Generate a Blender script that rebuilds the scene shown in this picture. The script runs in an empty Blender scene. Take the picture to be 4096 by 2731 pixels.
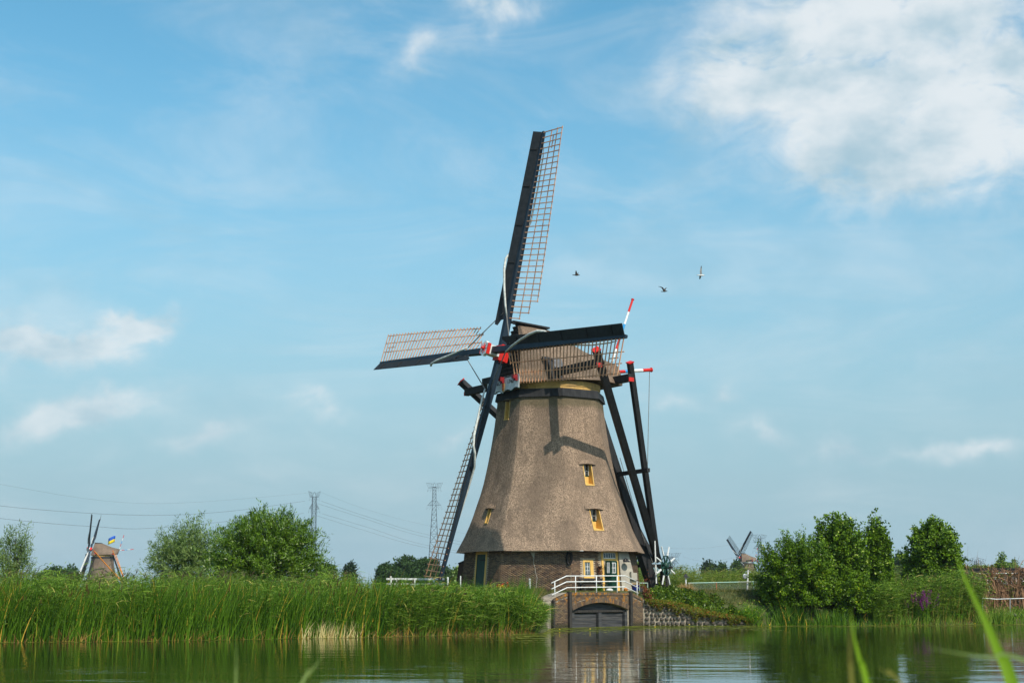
import bpy, math, random
import numpy as np
from mathutils import Vector, Matrix

# ------------------------------------------------------------------ camera, world, sun
SC = bpy.context.scene
COL = SC.collection
FPX, YH, CH = 5689.0, 2370.0, 1.78          # focal length and horizon in pixels of a 4096 wide frame, eye height
PITCH = math.atan((YH - 1365.5) / FPX)
cam_d = bpy.data.cameras.new('camera')
cam = bpy.data.objects.new('camera', cam_d)
COL.objects.link(cam)
cam.location = (0, 0, CH)
cam.rotation_euler = (math.pi / 2 + PITCH, 0, 0)
cam_d.sensor_width = 36.0
cam_d.lens = FPX / 4096 * 36
cam_d.clip_start = 0.1
cam_d.clip_end = 30000
cam_d.dof.use_dof = True
cam_d.dof.focus_distance = 78
cam_d.dof.aperture_fstop = 4.0
SC.camera = cam

SUN = Vector((0.382, -0.540, 0.750)).normalized()
SUN_EL = math.asin(SUN.z)
SUN_ROT = math.atan2(SUN.x, SUN.y)
sun_d = bpy.data.lights.new('sun', 'SUN')
sun_d.energy = 4.9
sun_d.angle = math.radians(0.53)
sun_d.color = (1.0, 0.93, 0.82)
sun = bpy.data.objects.new('sun', sun_d)
COL.objects.link(sun)
sun.rotation_euler = SUN.to_track_quat('Z', 'Y').to_euler()
sun.location = (60, -60, 90)

SC.view_settings.view_transform = 'Standard'
SC.view_settings.look = 'None'
SC.view_settings.gamma = 1.0
SC.view_settings.exposure = 0.0
SC.view_settings.use_curve_mapping = False
SC.render.engine = 'CYCLES'
SC.cycles.max_bounces = 7
SC.cycles.diffuse_bounces = 3
SC.cycles.glossy_bounces = 3
SC.cycles.transmission_bounces = 3
SC.cycles.transparent_max_bounces = 8
SC.cycles.volume_bounces = 0
SC.cycles.use_denoising = True


class NT:
    """small node tree helper"""
    def __init__(self, tree):
        self.t = tree
        self.n = tree.nodes
        self.n.clear()

    def add(self, kind, **kw):
        nd = self.n.new(kind)
        for k, v in kw.items():
            setattr(nd, k, v)
        return nd

    def link(self, a, b):
        self.t.links.new(a, b)

    def put(self, sock, v):
        if hasattr(v, 'node'):
            self.link(v, sock)
        else:
            sock.default_value = v

    def math(self, op, a, b=0.0, c=None, clamp=False):
        nd = self.add('ShaderNodeMath', operation=op, use_clamp=clamp)
        self.put(nd.inputs[0], a)
        self.put(nd.inputs[1], b)
        if c is not None:
            self.put(nd.inputs[2], c)
        return nd.outputs[0]

    def mix(self, f, a, b, blend='MIX'):
        nd = self.add('ShaderNodeMix', data_type='RGBA', blend_type=blend)
        self.put(nd.inputs[0], f)
        self.put(nd.inputs[6], a if hasattr(a, 'node') else (*a[:3], 1))
        self.put(nd.inputs[7], b if hasattr(b, 'node') else (*b[:3], 1))
        return nd.outputs[2]

    def ramp(self, f, lo, hi):
        nd = self.add('ShaderNodeMapRange', interpolation_type='SMOOTHSTEP')
        self.put(nd.inputs[0], f)
        nd.inputs[1].default_value = lo
        nd.inputs[2].default_value = hi
        return nd.outputs[0]

    def noise(self, vec, scale, detail=4, rough=0.55, dist=0.0):
        nd = self.add('ShaderNodeTexNoise')
        if vec is not None:
            self.link(vec, nd.inputs['Vector'])
        nd.inputs['Scale'].default_value = scale
        nd.inputs['Detail'].default_value = detail
        nd.inputs['Roughness'].default_value = rough
        nd.inputs['Distortion'].default_value = dist
        return nd.outputs['Fac']

    def mapping(self, vec, scale=(1, 1, 1), loc=(0, 0, 0), rot=(0, 0, 0), kind='POINT'):
        nd = self.add('ShaderNodeMapping', vector_type=kind)
        self.link(vec, nd.inputs[0])
        nd.inputs['Location'].default_value = loc
        nd.inputs['Rotation'].default_value = rot
        nd.inputs['Scale'].default_value = scale
        return nd.outputs[0]


def px_azel(px, py):
    a = (px - 2048) / FPX
    b = (1365.5 - py) / FPX
    cp, sp = math.cos(PITCH), math.sin(PITCH)
    d = Vector((a, cp - b * sp, sp + b * cp)).normalized()
    return math.atan2(d.x, d.y), math.asin(d.z)


world = bpy.data.worlds.new('World')
SC.world = world
world.use_nodes = True
w = NT(world.node_tree)
sky = w.add('ShaderNodeTexSky', sky_type='NISHITA')
sky.sun_disc = False
sky.sun_elevation = SUN_EL
sky.sun_rotation = SUN_ROT
sky.altitude = 0
sky.air_density = 1.0
sky.dust_density = 1.2
sky.ozone_density = 2.0
tc = w.add('ShaderNodeTexCoord')
sep = w.add('ShaderNodeSeparateXYZ')
w.link(tc.outputs['Generated'], sep.inputs[0])
az_ = w.math('ARCTAN2', sep.outputs[0], sep.outputs[1])
el_ = w.math('ARCSINE', sep.outputs[2])
cmb = w.add('ShaderNodeCombineXYZ')
w.link(w.math('MULTIPLY', az_, 10.0), cmb.inputs[0])
w.link(w.math('MULTIPLY', el_, 10.0), cmb.inputs[1])
UV = cmb.outputs[0]
# clouds: places of the cloud banks (pixel centre, half sizes, tilt, weight)
clouds = [
    (2960, 330, 420, 170, 8, 0.85), (3500, 90, 820, 300, -3, 0.95), (4000, 310, 520, 220, 14, 1.0), (3350, 560, 360, 240, -12, 0.95),
    (3800, 650, 760, 220, 0, 0.95), (2000, 20, 300, 170, 0, 0.85), (1690, 240, 260, 130, 25, 0.62), (3300, 250, 900, 420, 0, 0.45),
    (3600, 400, 1200, 700, 0, 0.50), (50, 1320, 220, 105, 5, 1.5), (330, 1385, 320, 95, 12, 1.8), (590, 1290, 200, 65, 20, 1.2), (380, 1640, 420, 105, 20, 1.25), (170, 1690, 260, 70, 8, 0.7),
    (830, 1710, 330, 80, 10, 0.72), (1270, 1620, 220, 70, -4, 0.72), (1830, 1740, 170, 70, 15, 0.6), (2700, 1625, 260, 80, -6, 0.66),
    (3010, 1715, 200, 80, 8, 0.72), (3330, 1765, 260, 80, -6, 0.78), (3700, 1775, 260, 70, 4, 0.6), (3960, 1795, 300, 70, 4, 0.78), (1000, 1880, 320, 70, 4, 0.42), (2900, 1560, 130, 70, 4, 0.6),
]
rc = random.Random(11)
for i in range(16):   # the same kind of sky goes on all round
    a = math.radians(rc.uniform(26, 334))
    clouds.append((None, a, math.radians(rc.uniform(5, 40)), rc.uniform(0.5, 1.6), rc.uniform(0.2, 0.55), rc.uniform(-15, 15), rc.uniform(0.6, 1.1)))
warp = w.add('ShaderNodeTexNoise', noise_dimensions='3D')
w.link(UV, warp.inputs['Vector'])
warp.inputs['Scale'].default_value = 2.2
warp.inputs['Detail'].default_value = 5
wv = w.add('ShaderNodeVectorMath', operation='SUBTRACT')
w.link(warp.outputs['Color'], wv.inputs[0])
wv.inputs[1].default_value = (0.5, 0.5, 0.5)
ws = w.add('ShaderNodeVectorMath', operation='SCALE')
w.link(wv.outputs[0], ws.inputs[0])
ws.inputs['Scale'].default_value = 0.50
wa = w.add('ShaderNodeVectorMath', operation='ADD')
w.link(UV, wa.inputs[0])
w.link(ws.outputs[0], wa.inputs[1])
UVW = wa.outputs[0]
acc = None
for c in clouds:
    if c[0] is None:
        _, a, e, su, sv, rot, amp = c
        a = (a + math.pi) % (2 * math.pi) - math.pi
    else:
        a, e = px_azel(c[0], c[1])
        su, sv, rot, amp = c[2] / FPX * 10 * 1.5, c[3] / FPX * 10 * 1.5, c[4], c[5]
    m = w.mapping(UVW, scale=(su, sv, 1), loc=(a * 10, e * 10, 0), rot=(0, 0, math.radians(rot)), kind='TEXTURE')
    g = w.add('ShaderNodeTexGradient', gradient_type='QUADRATIC_SPHERE')
    w.link(m, g.inputs[0])
    v = w.math('MULTIPLY', g.outputs['Fac'], amp)
    acc = v if acc is None else w.math('ADD', acc, v)
acc = w.math('MULTIPLY', acc, 1.9)
n1 = w.noise(w.mapping(UV, scale=(1.0, 1.6, 1)), 2.0, 9, 0.60, 0.45)
puff = w.ramp(w.math('MULTIPLY', acc, w.math('MULTIPLY_ADD', n1, 2.3, -0.40)), 0.04, 1.5)
n2 = w.noise(w.mapping(UV, scale=(0.30, 1.0, 1), rot=(0, 0, math.radians(-14))), 1.5, 7, 0.62, 1.0)
veil = w.math('MULTIPLY', w.ramp(n2, 0.36, 0.74), 0.34)
hz = w.math('MULTIPLY', w.ramp(el_, 0.40, 0.02), 0.95)      # thin air-light towards the horizon
cov = w.math('SUBTRACT', 1.0, w.math('MULTIPLY', w.math('SUBTRACT', 1.0, puff), w.math('SUBTRACT', 1.0, veil)))
cov = w.math('MULTIPLY', cov, w.math('MULTIPLY_ADD', w.ramp(el_, 0.0, 0.3), 0.32, 0.6), clamp=True)
n3 = w.noise(w.mapping(UV, scale=(1, 1.6, 1), loc=(3.1, 0.35, 0)), 1.3, 5, 0.55)
hsv = w.add('ShaderNodeHueSaturation')
hsv.inputs['Hue'].default_value = 0.483
hsv.inputs['Saturation'].default_value = 1.22
hsv.inputs['Value'].default_value = 1.25
w.link(w.mix(1.0, sky.outputs[0], (0.97, 1.06, 1.0), 'MULTIPLY'), hsv.inputs['Color'])
K = 1.0 / 0.145
def lin(r, g, b, k=1.0):
    f = lambda c: ((c / 255 + 0.055) / 1.055) ** 2.4 if c > 10 else c / 255 / 12.92
    return (f(r) * k, f(g) * k, f(b) * k)
base_sky = w.mix(hz, hsv.outputs[0], lin(158, 192, 207, K))
ccol = w.mix(w.ramp(n3, 0.36, 0.74), lin(234, 240, 243, K), lin(172, 201, 215, K))
skyc = w.mix(cov, base_sky, ccol)
bg = w.add('ShaderNodeBackground')
w.link(skyc, bg.inputs[0])
bg.inputs[1].default_value = 0.145
wo = w.add('ShaderNodeOutputWorld')
w.link(bg.outputs[0], wo.inputs[0])

# ------------------------------------------------------------------ helpers
RNG = np.random.default_rng(5)
CP, SP = math.cos(PITCH), math.sin(PITCH)


def at(px, py, Y):
    a, b = (px - 2048) / FPX, (1365.5 - py) / FPX
    d = np.array([a, CP - b * SP, SP + b * CP])
    return d * (Y / d[1]) + np.array([0, 0, CH])


def gx(px, Y, z=0.0):
    """x of image column px at depth Y and height z"""
    return (px - 2048) / FPX * (Y * CP + (z - CH) * SP)


ORG = {}


def props(o, label=None, cat=None, group=None, kind=None):
    if label: o['label'] = label
    if cat: o['category'] = cat
    if group: o['group'] = group
    if kind: o['kind'] = kind
    return o


def thing(name, loc, label, cat, group=None):
    o = bpy.data.objects.new(name, None)
    o.empty_display_size = 0.3
    COL.objects.link(o)
    o.location = loc
    ORG[o.name] = np.array(loc, float)
    return props(o, label, cat, group)


def link_mesh(name, me, parent=None, org=None):
    o = bpy.data.objects.new(name, me)
    COL.objects.link(o)
    if parent is not None:
        o.parent = parent
        ORG[o.name] = ORG[parent.name]
    else:
        o.location = org
        ORG[o.name] = np.array(org, float)
    return o


def np_mesh(name, V, F, mats, parent=None, mat_idx=None, smooth=False, rnd=None, org=None):
    """V (n,3) world, F (m,4) or (m,3) ints"""
    V = np.asarray(V, float)
    F = np.asarray(F, np.int32)
    if parent is not None:
        o0 = ORG[parent.name]
    elif org is not None:
        o0 = np.array(org, float)
    else:
        o0 = np.array([(V[:, 0].min() + V[:, 0].max()) / 2, (V[:, 1].min() + V[:, 1].max()) / 2, V[:, 2].min()])
    me = bpy.data.meshes.new(name)
    k = F.shape[1]
    me.vertices.add(len(V))
    me.vertices.foreach_set('co', (V - o0).astype(np.float32).ravel())
    me.loops.add(F.size)
    me.loops.foreach_set('vertex_index', F.ravel())
    me.polygons.add(len(F))
    me.polygons.foreach_set('loop_start', np.arange(0, F.size, k, dtype=np.int32))
    me.polygons.foreach_set('loop_total', np.full(len(F), k, np.int32))
    for m in (mats if isinstance(mats, (list, tuple)) else [mats]):
        me.materials.append(m)
    if mat_idx is not None:
        me.polygons.foreach_set('material_index', np.asarray(mat_idx, np.int32))
    if smooth:
        me.polygons.foreach_set('use_smooth', np.ones(len(F), bool))
    if rnd is not None:
        at_ = me.attributes.new('rnd', 'FLOAT', 'FACE')
        at_.data.foreach_set('value', np.asarray(rnd, np.float32))
    me.update(calc_edges=True)
    return link_mesh(name, me, parent, o0)


class MB:
    """collects boxes, beams, tubes, prisms and links them as one mesh"""
    def __init__(self):
        self.v, self.f, self.m = [], [], []

    def _add(self, vs, fs, mi=0):
        b = len(self.v)
        self.v += [tuple(map(float, p)) for p in vs]
        self.f += [tuple(b + i for i in f) for f in fs]
        self.m += [mi] * len(fs)
        return self

    def hexa(self, c, mi=0):
        """8 corners: bottom ring 0-3, top ring 4-7"""
        return self._add(c, [(3, 2, 1, 0), (4, 5, 6, 7), (0, 1, 5, 4), (1, 2, 6, 5), (2, 3, 7, 6), (3, 0, 4, 7)], mi)

    def box(self, c, ax, ay, az, mi=0):
        c, ax, ay, az = (np.array(q, float) for q in (c, ax, ay, az))
        k = [c - ax - ay - az, c + ax - ay - az, c + ax + ay - az, c - ax + ay - az, c - ax - ay + az, c + ax - ay + az, c + ax + ay + az, c - ax + ay + az]
        if np.dot(np.cross(ax, ay), az) < 0:
            k = [k[3], k[2], k[1], k[0], k[7], k[6], k[5], k[4]]
        return self.hexa(k, mi)

    def abox(self, x0, x1, y0, y1, z0, z1, mi=0):
        return self.box(((x0 + x1) / 2, (y0 + y1) / 2, (z0 + z1) / 2), ((x1 - x0) / 2, 0, 0), (0, (y1 - y0) / 2, 0), (0, 0, (z1 - z0) / 2), mi)

    def beam(self, p0, p1, wd, ht, up=(0, 0, 1), mi=0, w2=None, h2=None):
        p0, p1, up = (np.array(q, float) for q in (p0, p1, up))
        d = p1 - p0
        L = np.linalg.norm(d)
        if L < 1e-6: return self
        d /= L
        s = np.cross(d, up)
        if np.linalg.norm(s) < 1e-4:
            s = np.cross(d, np.array([0, 1.0, 0]))
        s /= np.linalg.norm(s)
        u = np.cross(s, d)
        w2 = wd if w2 is None else w2
        h2 = ht if h2 is None else h2
        k = [p0 - s * wd / 2 - u * ht / 2, p0 + s * wd / 2 - u * ht / 2, p0 + s * wd / 2 + u * ht / 2, p0 - s * wd / 2 + u * ht / 2,
             p1 - s * w2 / 2 - u * h2 / 2, p1 + s * w2 / 2 - u * h2 / 2, p1 + s * w2 / 2 + u * h2 / 2, p1 - s * w2 / 2 + u * h2 / 2]
        return self.hexa(k, mi)

    def tube(self, path, r, n=6, mi=0, closed=False, caps=True):
        P = [np.array(p, float) for p in path]
        N = len(P)
        R = [r] * N if np.isscalar(r) else list(r)
        rings = []
        ref = None
        for i in range(N):
            if closed:
                d = P[(i + 1) % N] - P[i - 1]
            else:
                d = P[min(i + 1, N - 1)] - P[max(i - 1, 0)]
            d = d / (np.linalg.norm(d) + 1e-9)
            if ref is None:
                ref = np.array([0, 0, 1.0]) if abs(d[2]) < 0.9 else np.array([1.0, 0, 0])
            s = np.cross(d, ref); s /= np.linalg.norm(s) + 1e-9
            u = np.cross(s, d)
            ref = u
            rings.append([P[i] + R[i] * (math.cos(2 * math.pi * j / n) * s + math.sin(2 * math.pi * j / n) * u) for j in range(n)])
        vs = [p for rg in rings for p in rg]
        fs = []
        M = N if closed else N - 1
        for i in range(M):
            a, b = i * n, ((i + 1) % N) * n
            for j in range(n):
                fs.append((a + j, a + (j + 1) % n, b + (j + 1) % n, b + j))
        if caps and not closed:
            fs.append(tuple(range(n))[::-1])
            fs.append(tuple(range((N - 1) * n, N * n)))
        return self._add(vs, fs, mi)

    def prism(self, poly, th, mi=0):
        """poly: 3d points in order; th: thickness vector"""
        P = [np.array(p, float) for p in poly]
        th = np.array(th, float)
        n = len(P)
        vs = P + [p + th for p in P]
        nrm = sum(np.cross(P[i] - P[0], P[(i + 1) % n] - P[0]) for i in range(1, n - 1))
        rev = np.dot(nrm, th) > 0
        fs = [tuple(range(n)), tuple(range(2 * n - 1, n - 1, -1))]
        fs += [(j, (j + 1) % n, n + (j + 1) % n, n + j) for j in range(n)]
        if rev:
            fs[0], fs[1] = fs[0][::-1], fs[1][::-1]
        else:
            fs = fs[:2] + [f[::-1] for f in fs[2:]]
        return self._add(vs, fs, mi)

    def lathe(self, c, prof, n=12, axis=(0, 0, 1), mi=0):
        c = np.array(c, float)
        a = np.array(axis, float); a /= np.linalg.norm(a)
        ref = np.array([1.0, 0, 0]) if abs(a[0]) < 0.9 else np.array([0, 1.0, 0])
        s = np.cross(a, ref); s /= np.linalg.norm(s)
        u = np.cross(a, s)
        vs, fs = [], []
        for (r, z) in prof:
            for j in range(n):
                t = 2 * math.pi * j / n
                vs.append(c + a * z + r * (math.cos(t) * s + math.sin(t) * u))
        for i in range(len(prof) - 1):
            for j in range(n):
                fs.append((i * n + j, i * n + (j + 1) % n, (i + 1) * n + (j + 1) % n, (i + 1) * n + j))
        fs.append(tuple(range(n))[::-1])
        fs.append(tuple(range((len(prof) - 1) * n, len(prof) * n)))
        return self._add(vs, fs, mi)

    def build(self, name, mats, parent=None, smooth=False, org=None, bevel=0):
        V = np.array(self.v)
        if parent is not None:
            o0 = ORG[parent.name]
        elif org is not None:
            o0 = np.array(org, float)
        else:
            o0 = np.array([(V[:, 0].min() + V[:, 0].max()) / 2, (V[:, 1].min() + V[:, 1].max()) / 2, V[:, 2].min()])
        me = bpy.data.meshes.new(name)
        me.from_pydata([tuple(p) for p in (V - o0)], [], self.f)
        for m in (mats if isinstance(mats, (list, tuple)) else [mats]):
            me.materials.append(m)
        me.polygons.foreach_set('material_index', np.array(self.m, np.int32))
        if smooth:
            me.polygons.foreach_set('use_smooth', np.ones(len(self.f), bool))
        me.update()
        o = link_mesh(name, me, parent, o0)
        if bevel:
            b = o.modifiers.new('bevel', 'BEVEL')
            b.width = bevel
            b.segments = 1
            b.limit_method = 'ANGLE'
        return o


# ------------------------------------------------------------------ materials
MAT = {}


def pm(name, c1, c2=None, scale=6.0, rough=0.75, bump=0.0, bscale=None, stretch=(1, 1, 1), spec=0.3, contrast=(0.35, 0.65), metal=0.0, c3=None, s3=0.8, a3=0.5, detail=5):
    m = bpy.data.materials.new(name)
    m.use_nodes = True
    t = NT(m.node_tree)
    out = t.add('ShaderNodeOutputMaterial')
    p = t.add('ShaderNodeBsdfPrincipled')
    t.link(p.outputs[0], out.inputs[0])
    p.inputs['Roughness'].default_value = rough
    p.inputs['Metallic'].default_value = metal
    p.inputs['Specular IOR Level'].default_value = spec
    co = t.add('ShaderNodeTexCoord').outputs['Object']
    v = t.mapping(co, scale=stretch)
    if c2 is None:
        c2 = tuple(q * 0.8 for q in c1)
    n = t.ramp(t.noise(v, scale, detail, 0.6), *contrast)
    col = t.mix(n, c1, c2)
    if c3 is not None:
        n3 = t.math('MULTIPLY', t.ramp(t.noise(v, s3, 4, 0.55), 0.42, 0.68), a3)
        col = t.mix(n3, col, c3)
    t.link(col, p.inputs['Base Color'])
    if bump:
        b = t.add('ShaderNodeBump')
        b.inputs['Strength'].default_value = bump
        b.inputs['Distance'].default_value = 0.02
        t.link(t.noise(v, bscale or scale * 3, 4, 0.6), b.inputs['Height'])
        t.link(b.outputs[0], p.inputs['Normal'])
    MAT[name] = m
    return m


def leafm(name, lo, hi, yellow=None, trans=0.35, rough=0.5, ya=0.93, spec=0.12):
    m = bpy.data.materials.new(name)
    m.use_nodes = True
    t = NT(m.node_tree)
    out = t.add('ShaderNodeOutputMaterial')
    at_ = t.add('ShaderNodeAttribute', attribute_name='rnd')
    f = at_.outputs['Fac']
    col = t.mix(f, lo, hi)
    if yellow is not None:
        col = t.mix(t.ramp(f, ya, ya + 0.02), col, yellow)
    p = t.add('ShaderNodeBsdfPrincipled')
    t.link(col, p.inputs['Base Color'])
    p.inputs['Roughness'].default_value = rough
    p.inputs['Specular IOR Level'].default_value = spec
    tr = t.add('ShaderNodeBsdfTranslucent')
    t.link(t.mix(0.5, col, t.mix(1.0, col, (1.0, 1.35, 0.3), 'MULTIPLY')), tr.inputs['Color'])
    mx = t.add('ShaderNodeMixShader')
    mx.inputs[0].default_value = trans
    t.link(p.outputs[0], mx.inputs[1])
    t.link(tr.outputs[0], mx.inputs[2])
    t.link(mx.outputs[0], out.inputs[0])
    MAT[name] = m
    return m


def brickm(name, cols, lichen=0.0):
    """colour from the brick itself: one tone per brick"""
    m = bpy.data.materials.new(name)
    m.use_nodes = True
    t = NT(m.node_tree)
    out = t.add('ShaderNodeOutputMaterial')
    p = t.add('ShaderNodeBsdfPrincipled')
    t.link(p.outputs[0], out.inputs[0])
    p.inputs['Roughness'].default_value = 0.9
    p.inputs['Specular IOR Level'].default_value = 0.15
    at_ = t.add('ShaderNodeAttribute', attribute_name='rnd')
    oi = t.add('ShaderNodeObjectInfo')
    f = t.math('FRACT', t.math('ADD', at_.outputs['Fac'], oi.outputs['Random']))
    cr = t.add('ShaderNodeValToRGB')
    cr.color_ramp.interpolation = 'CONSTANT'
    el = cr.color_ramp.elements
    while len(el) < len(cols): el.new(0.5)
    for i, c in enumerate(cols):
        el[i].position = i / len(cols)
        el[i].color = (*c, 1)
    t.link(f, cr.inputs[0])
    geo = t.add('ShaderNodeNewGeometry')
    gr = t.noise(geo.outputs['Position'], 26, 4, 0.7)
    col = t.mix(t.math('MULTIPLY', t.ramp(gr, 0.35, 0.75), 0.5), cr.outputs[0], (0.05, 0.04, 0.035))
    big = t.noise(geo.outputs['Position'], 0.9, 4, 0.6)
    col = t.mix(t.math('MULTIPLY', t.ramp(big, 0.45, 0.7), 0.35), col, (0.14, 0.105, 0.075))
    if lichen:
        s2 = t.add('ShaderNodeSeparateXYZ')
        t.link(geo.outputs['Position'], s2.inputs[0])
        col = t.mix(t.math('MULTIPLY', t.ramp(t.math('ADD', s2.outputs[2], t.math('MULTIPLY', big, 0.25)), 0.42, 0.22), 0.75), col, (0.030, 0.034, 0.016))
        l = t.ramp(t.noise(geo.outputs['Position'], 4.2, 6, 0.7), 0.525, 0.585)
        sp = t.add('ShaderNodeSeparateXYZ')
        t.link(geo.outputs['Position'], sp.inputs[0])
        l = t.math('MULTIPLY', l, t.ramp(sp.outputs[2], 0.95, 1.6))
        col = t.mix(t.math('MULTIPLY', l, lichen), col, (0.42, 0.17, 0.018))
    t.link(col, p.inputs['Base Color'])
    b = t.add('ShaderNodeBump')
    b.inputs['Strength'].default_value = 0.5
    b.inputs['Distance'].default_value = 0.01
    t.link(gr, b.inputs['Height'])
    t.link(b.outputs[0], p.inputs['Normal'])
    MAT[name] = m
    return m


# thatch: short speckled straw, long weather patches
def thatchm(name, c1, c2, c3, vert=1.0):
    m = bpy.data.materials.new(name)
    m.use_nodes = True
    t = NT(m.node_tree)
    out = t.add('ShaderNodeOutputMaterial')
    p = t.add('ShaderNodeBsdfPrincipled')
    t.link(p.outputs[0], out.inputs[0])
    p.inputs['Roughness'].default_value = 0.95
    p.inputs['Specular IOR Level'].default_value = 0.1
    pos = t.add('ShaderNodeNewGeometry').outputs['Position']
    v = t.mapping(pos, scale=(1, 1, 0.55))
    sp = t.noise(v, 17, 6, 0.85)
    pat = t.noise(t.mapping(pos, scale=(1, 1, 0.6), loc=(3, 7, 1)), 0.55, 5, 0.6)
    col = t.mix(t.ramp(sp, 0.34, 0.66), c2, c1)
    col = t.mix(t.math('MULTIPLY', t.ramp(pat, 0.40, 0.62), 0.62), col, c3)
    st = t.noise(t.mapping(pos, scale=(1, 1, 0.12)), 2.6, 4, 0.6)
    col = t.mix(t.math('MULTIPLY', t.ramp(st, 0.48, 0.72), 0.5), col, tuple(q * 0.8 for q in c3))
    t.link(col, p.inputs['Base Color'])
    spz = t.add('ShaderNodeSeparateXYZ')
    t.link(pos, spz.inputs[0])
    moss_shade = t.math('MULTIPLY', t.ramp(t.math('ADD', spz.outputs[2], t.math('MULTIPLY', pat, 0.9)), 12.9, 13.25), 0.55)  # mossy band below the eaves board, with part of the shade there painted in
    if name == 'thatch': col = t.mix(moss_shade, col, (0.085, 0.080, 0.040))
    t.link(col, p.inputs['Base Color'])
    b = t.add('ShaderNodeBump')
    b.inputs['Strength'].default_value = 0.9
    b.inputs['Distance'].default_value = 0.06
    t.link(t.math('ADD', sp, t.math('MULTIPLY', t.noise(pos, 1.6, 3, 0.5), 1.4)), b.inputs['Height'])
    t.link(b.outputs[0], p.inputs['Normal'])
    MAT[name] = m
    return m


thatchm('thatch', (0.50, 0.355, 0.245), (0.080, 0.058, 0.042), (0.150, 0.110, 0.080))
thatchm('thatch_cap', (0.36, 0.255, 0.18), (0.07, 0.052, 0.038), (0.11, 0.082, 0.06))
thatchm('thatch_far', (0.26, 0.19, 0.135), (0.13, 0.095, 0.07), (0.12, 0.09, 0.065))
pm('black_wood', (0.012, 0.013, 0.014), (0.024, 0.024, 0.025), 5, 0.75, 0.25, 30, stretch=(1, 1, 0.2))
pm('navy_steel', (0.010, 0.022, 0.036), (0.014, 0.028, 0.044), 2, 0.55, spec=0.25)
pm('dark_plank', (0.012, 0.015, 0.018), (0.020, 0.023, 0.026), 4, 0.65, 0.2, 20, spec=0.2)
pm('grey_plank', (0.060, 0.062, 0.066), (0.028, 0.030, 0.034), 3.0, 0.8, 0.4, 20, stretch=(0.3, 0.3, 4), c3=(0.15, 0.13, 0.11), s3=2.5, a3=0.3)
pm('old_post', (0.022, 0.020, 0.018), (0.050, 0.045, 0.040), 5, 0.9, 0.6, 16, stretch=(4, 4, 0.6))
pm('lath', (0.66, 0.35, 0.19), (0.40, 0.19, 0.10), 2.5, 0.7)
pm('sailcloth', (0.62, 0.63, 0.58), (0.40, 0.42, 0.39), 5, 0.85, 0.4, 30)
pm('rope', (0.20, 0.19, 0.17), (0.12, 0.11, 0.10), 8, 0.9)
pm('red_paint', (0.62, 0.020, 0.012), (0.50, 0.018, 0.012), 4, 0.38, spec=0.4)
pm('red_shaded', (0.26, 0.012, 0.014), (0.20, 0.010, 0.012), 4, 0.5)  # darker copy of the red paint, the brackets' shade put into the colour
pm('white_paint', (0.78, 0.79, 0.77), (0.64, 0.65, 0.63), 5, 0.5, c3=(0.42, 0.41, 0.36), s3=3, a3=0.25)
pm('blue_paint', (0.03, 0.30, 0.62), (0.03, 0.26, 0.55), 4, 0.45)
pm('yellow_paint', (0.72, 0.45, 0.13), (0.62, 0.38, 0.10), 4, 0.55, c3=(0.50, 0.30, 0.08), s3=3, a3=0.3)
pm('ochre_boards', (0.58, 0.36, 0.11), (0.42, 0.26, 0.08), 2.5, 0.7, c3=(0.22, 0.14, 0.07), s3=1.6, a3=0.5)
pm('orange_paint', (0.72, 0.24, 0.02), (0.66, 0.22, 0.02), 3, 0.5)
pm('green_paint', (0.004, 0.042, 0.024), (0.006, 0.034, 0.020), 3, 0.5, spec=0.25)
pm('dark_green', (0.012, 0.055, 0.040), (0.010, 0.040, 0.032), 3, 0.45)
pm('pale_green', (0.26, 0.46, 0.36), (0.34, 0.45, 0.36), 3, 0.6, c3=(0.22, 0.10, 0.06), s3=1.4, a3=0.35)
pm('glass', (0.020, 0.026, 0.030), (0.05, 0.06, 0.06), 2.5, 0.08, spec=0.6)
pm('curtain_glass', (0.12, 0.14, 0.13), (0.05, 0.06, 0.06), 5, 0.1, spec=0.6, stretch=(1, 1, 0.3))
pm('mortar', (0.42, 0.34, 0.24), (0.28, 0.225, 0.16), 7, 0.95, 0.3)
pm('mortar_pale', (0.35, 0.30, 0.23), (0.22, 0.185, 0.14), 7, 0.95, 0.3)
brickm('mill_brick', [(0.140, 0.080, 0.048), (0.200, 0.122, 0.070), (0.095, 0.057, 0.040), (0.245, 0.155, 0.090), (0.158, 0.098, 0.060), (0.070, 0.044, 0.034)])
brickm('sluice_brick', [(0.160, 0.108, 0.066), (0.120, 0.080, 0.054), (0.215, 0.145, 0.085), (0.085, 0.060, 0.048), (0.180, 0.122, 0.070)], lichen=0.95)
pm('basalt', (0.085, 0.075, 0.066), (0.045, 0.042, 0.040), 5, 0.85, 0.6, 14, c3=(0.17, 0.13, 0.085), s3=1.7, a3=0.5)
pm('concrete', (0.42, 0.39, 0.31), (0.33, 0.30, 0.25), 3, 0.9, 0.2, c3=(0.22, 0.20, 0.17), s3=1.2, a3=0.5)
pm('concrete_old', (0.40, 0.35, 0.26), (0.24, 0.20, 0.15), 4, 0.9, 0.6, 10, stretch=(2, 2, 0.5), c3=(0.10, 0.085, 0.07), s3=1.0, a3=0.7)
pm('galvanised', (0.36, 0.40, 0.41), (0.28, 0.31, 0.33), 5, 0.45, metal=0.3)
pm('pylon_steel', (0.095, 0.125, 0.15), (0.08, 0.10, 0.12), 1, 0.7)
pm('wire', (0.14, 0.16, 0.18), (0.12, 0.14, 0.16), 1, 0.6)
pm('bark', (0.10, 0.080, 0.058), (0.055, 0.045, 0.035), 8, 0.95, 0.6, 12, stretch=(2, 2, 0.5))
pm('twig', (0.16, 0.13, 0.07), (0.10, 0.085, 0.05), 8, 0.9)
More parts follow.
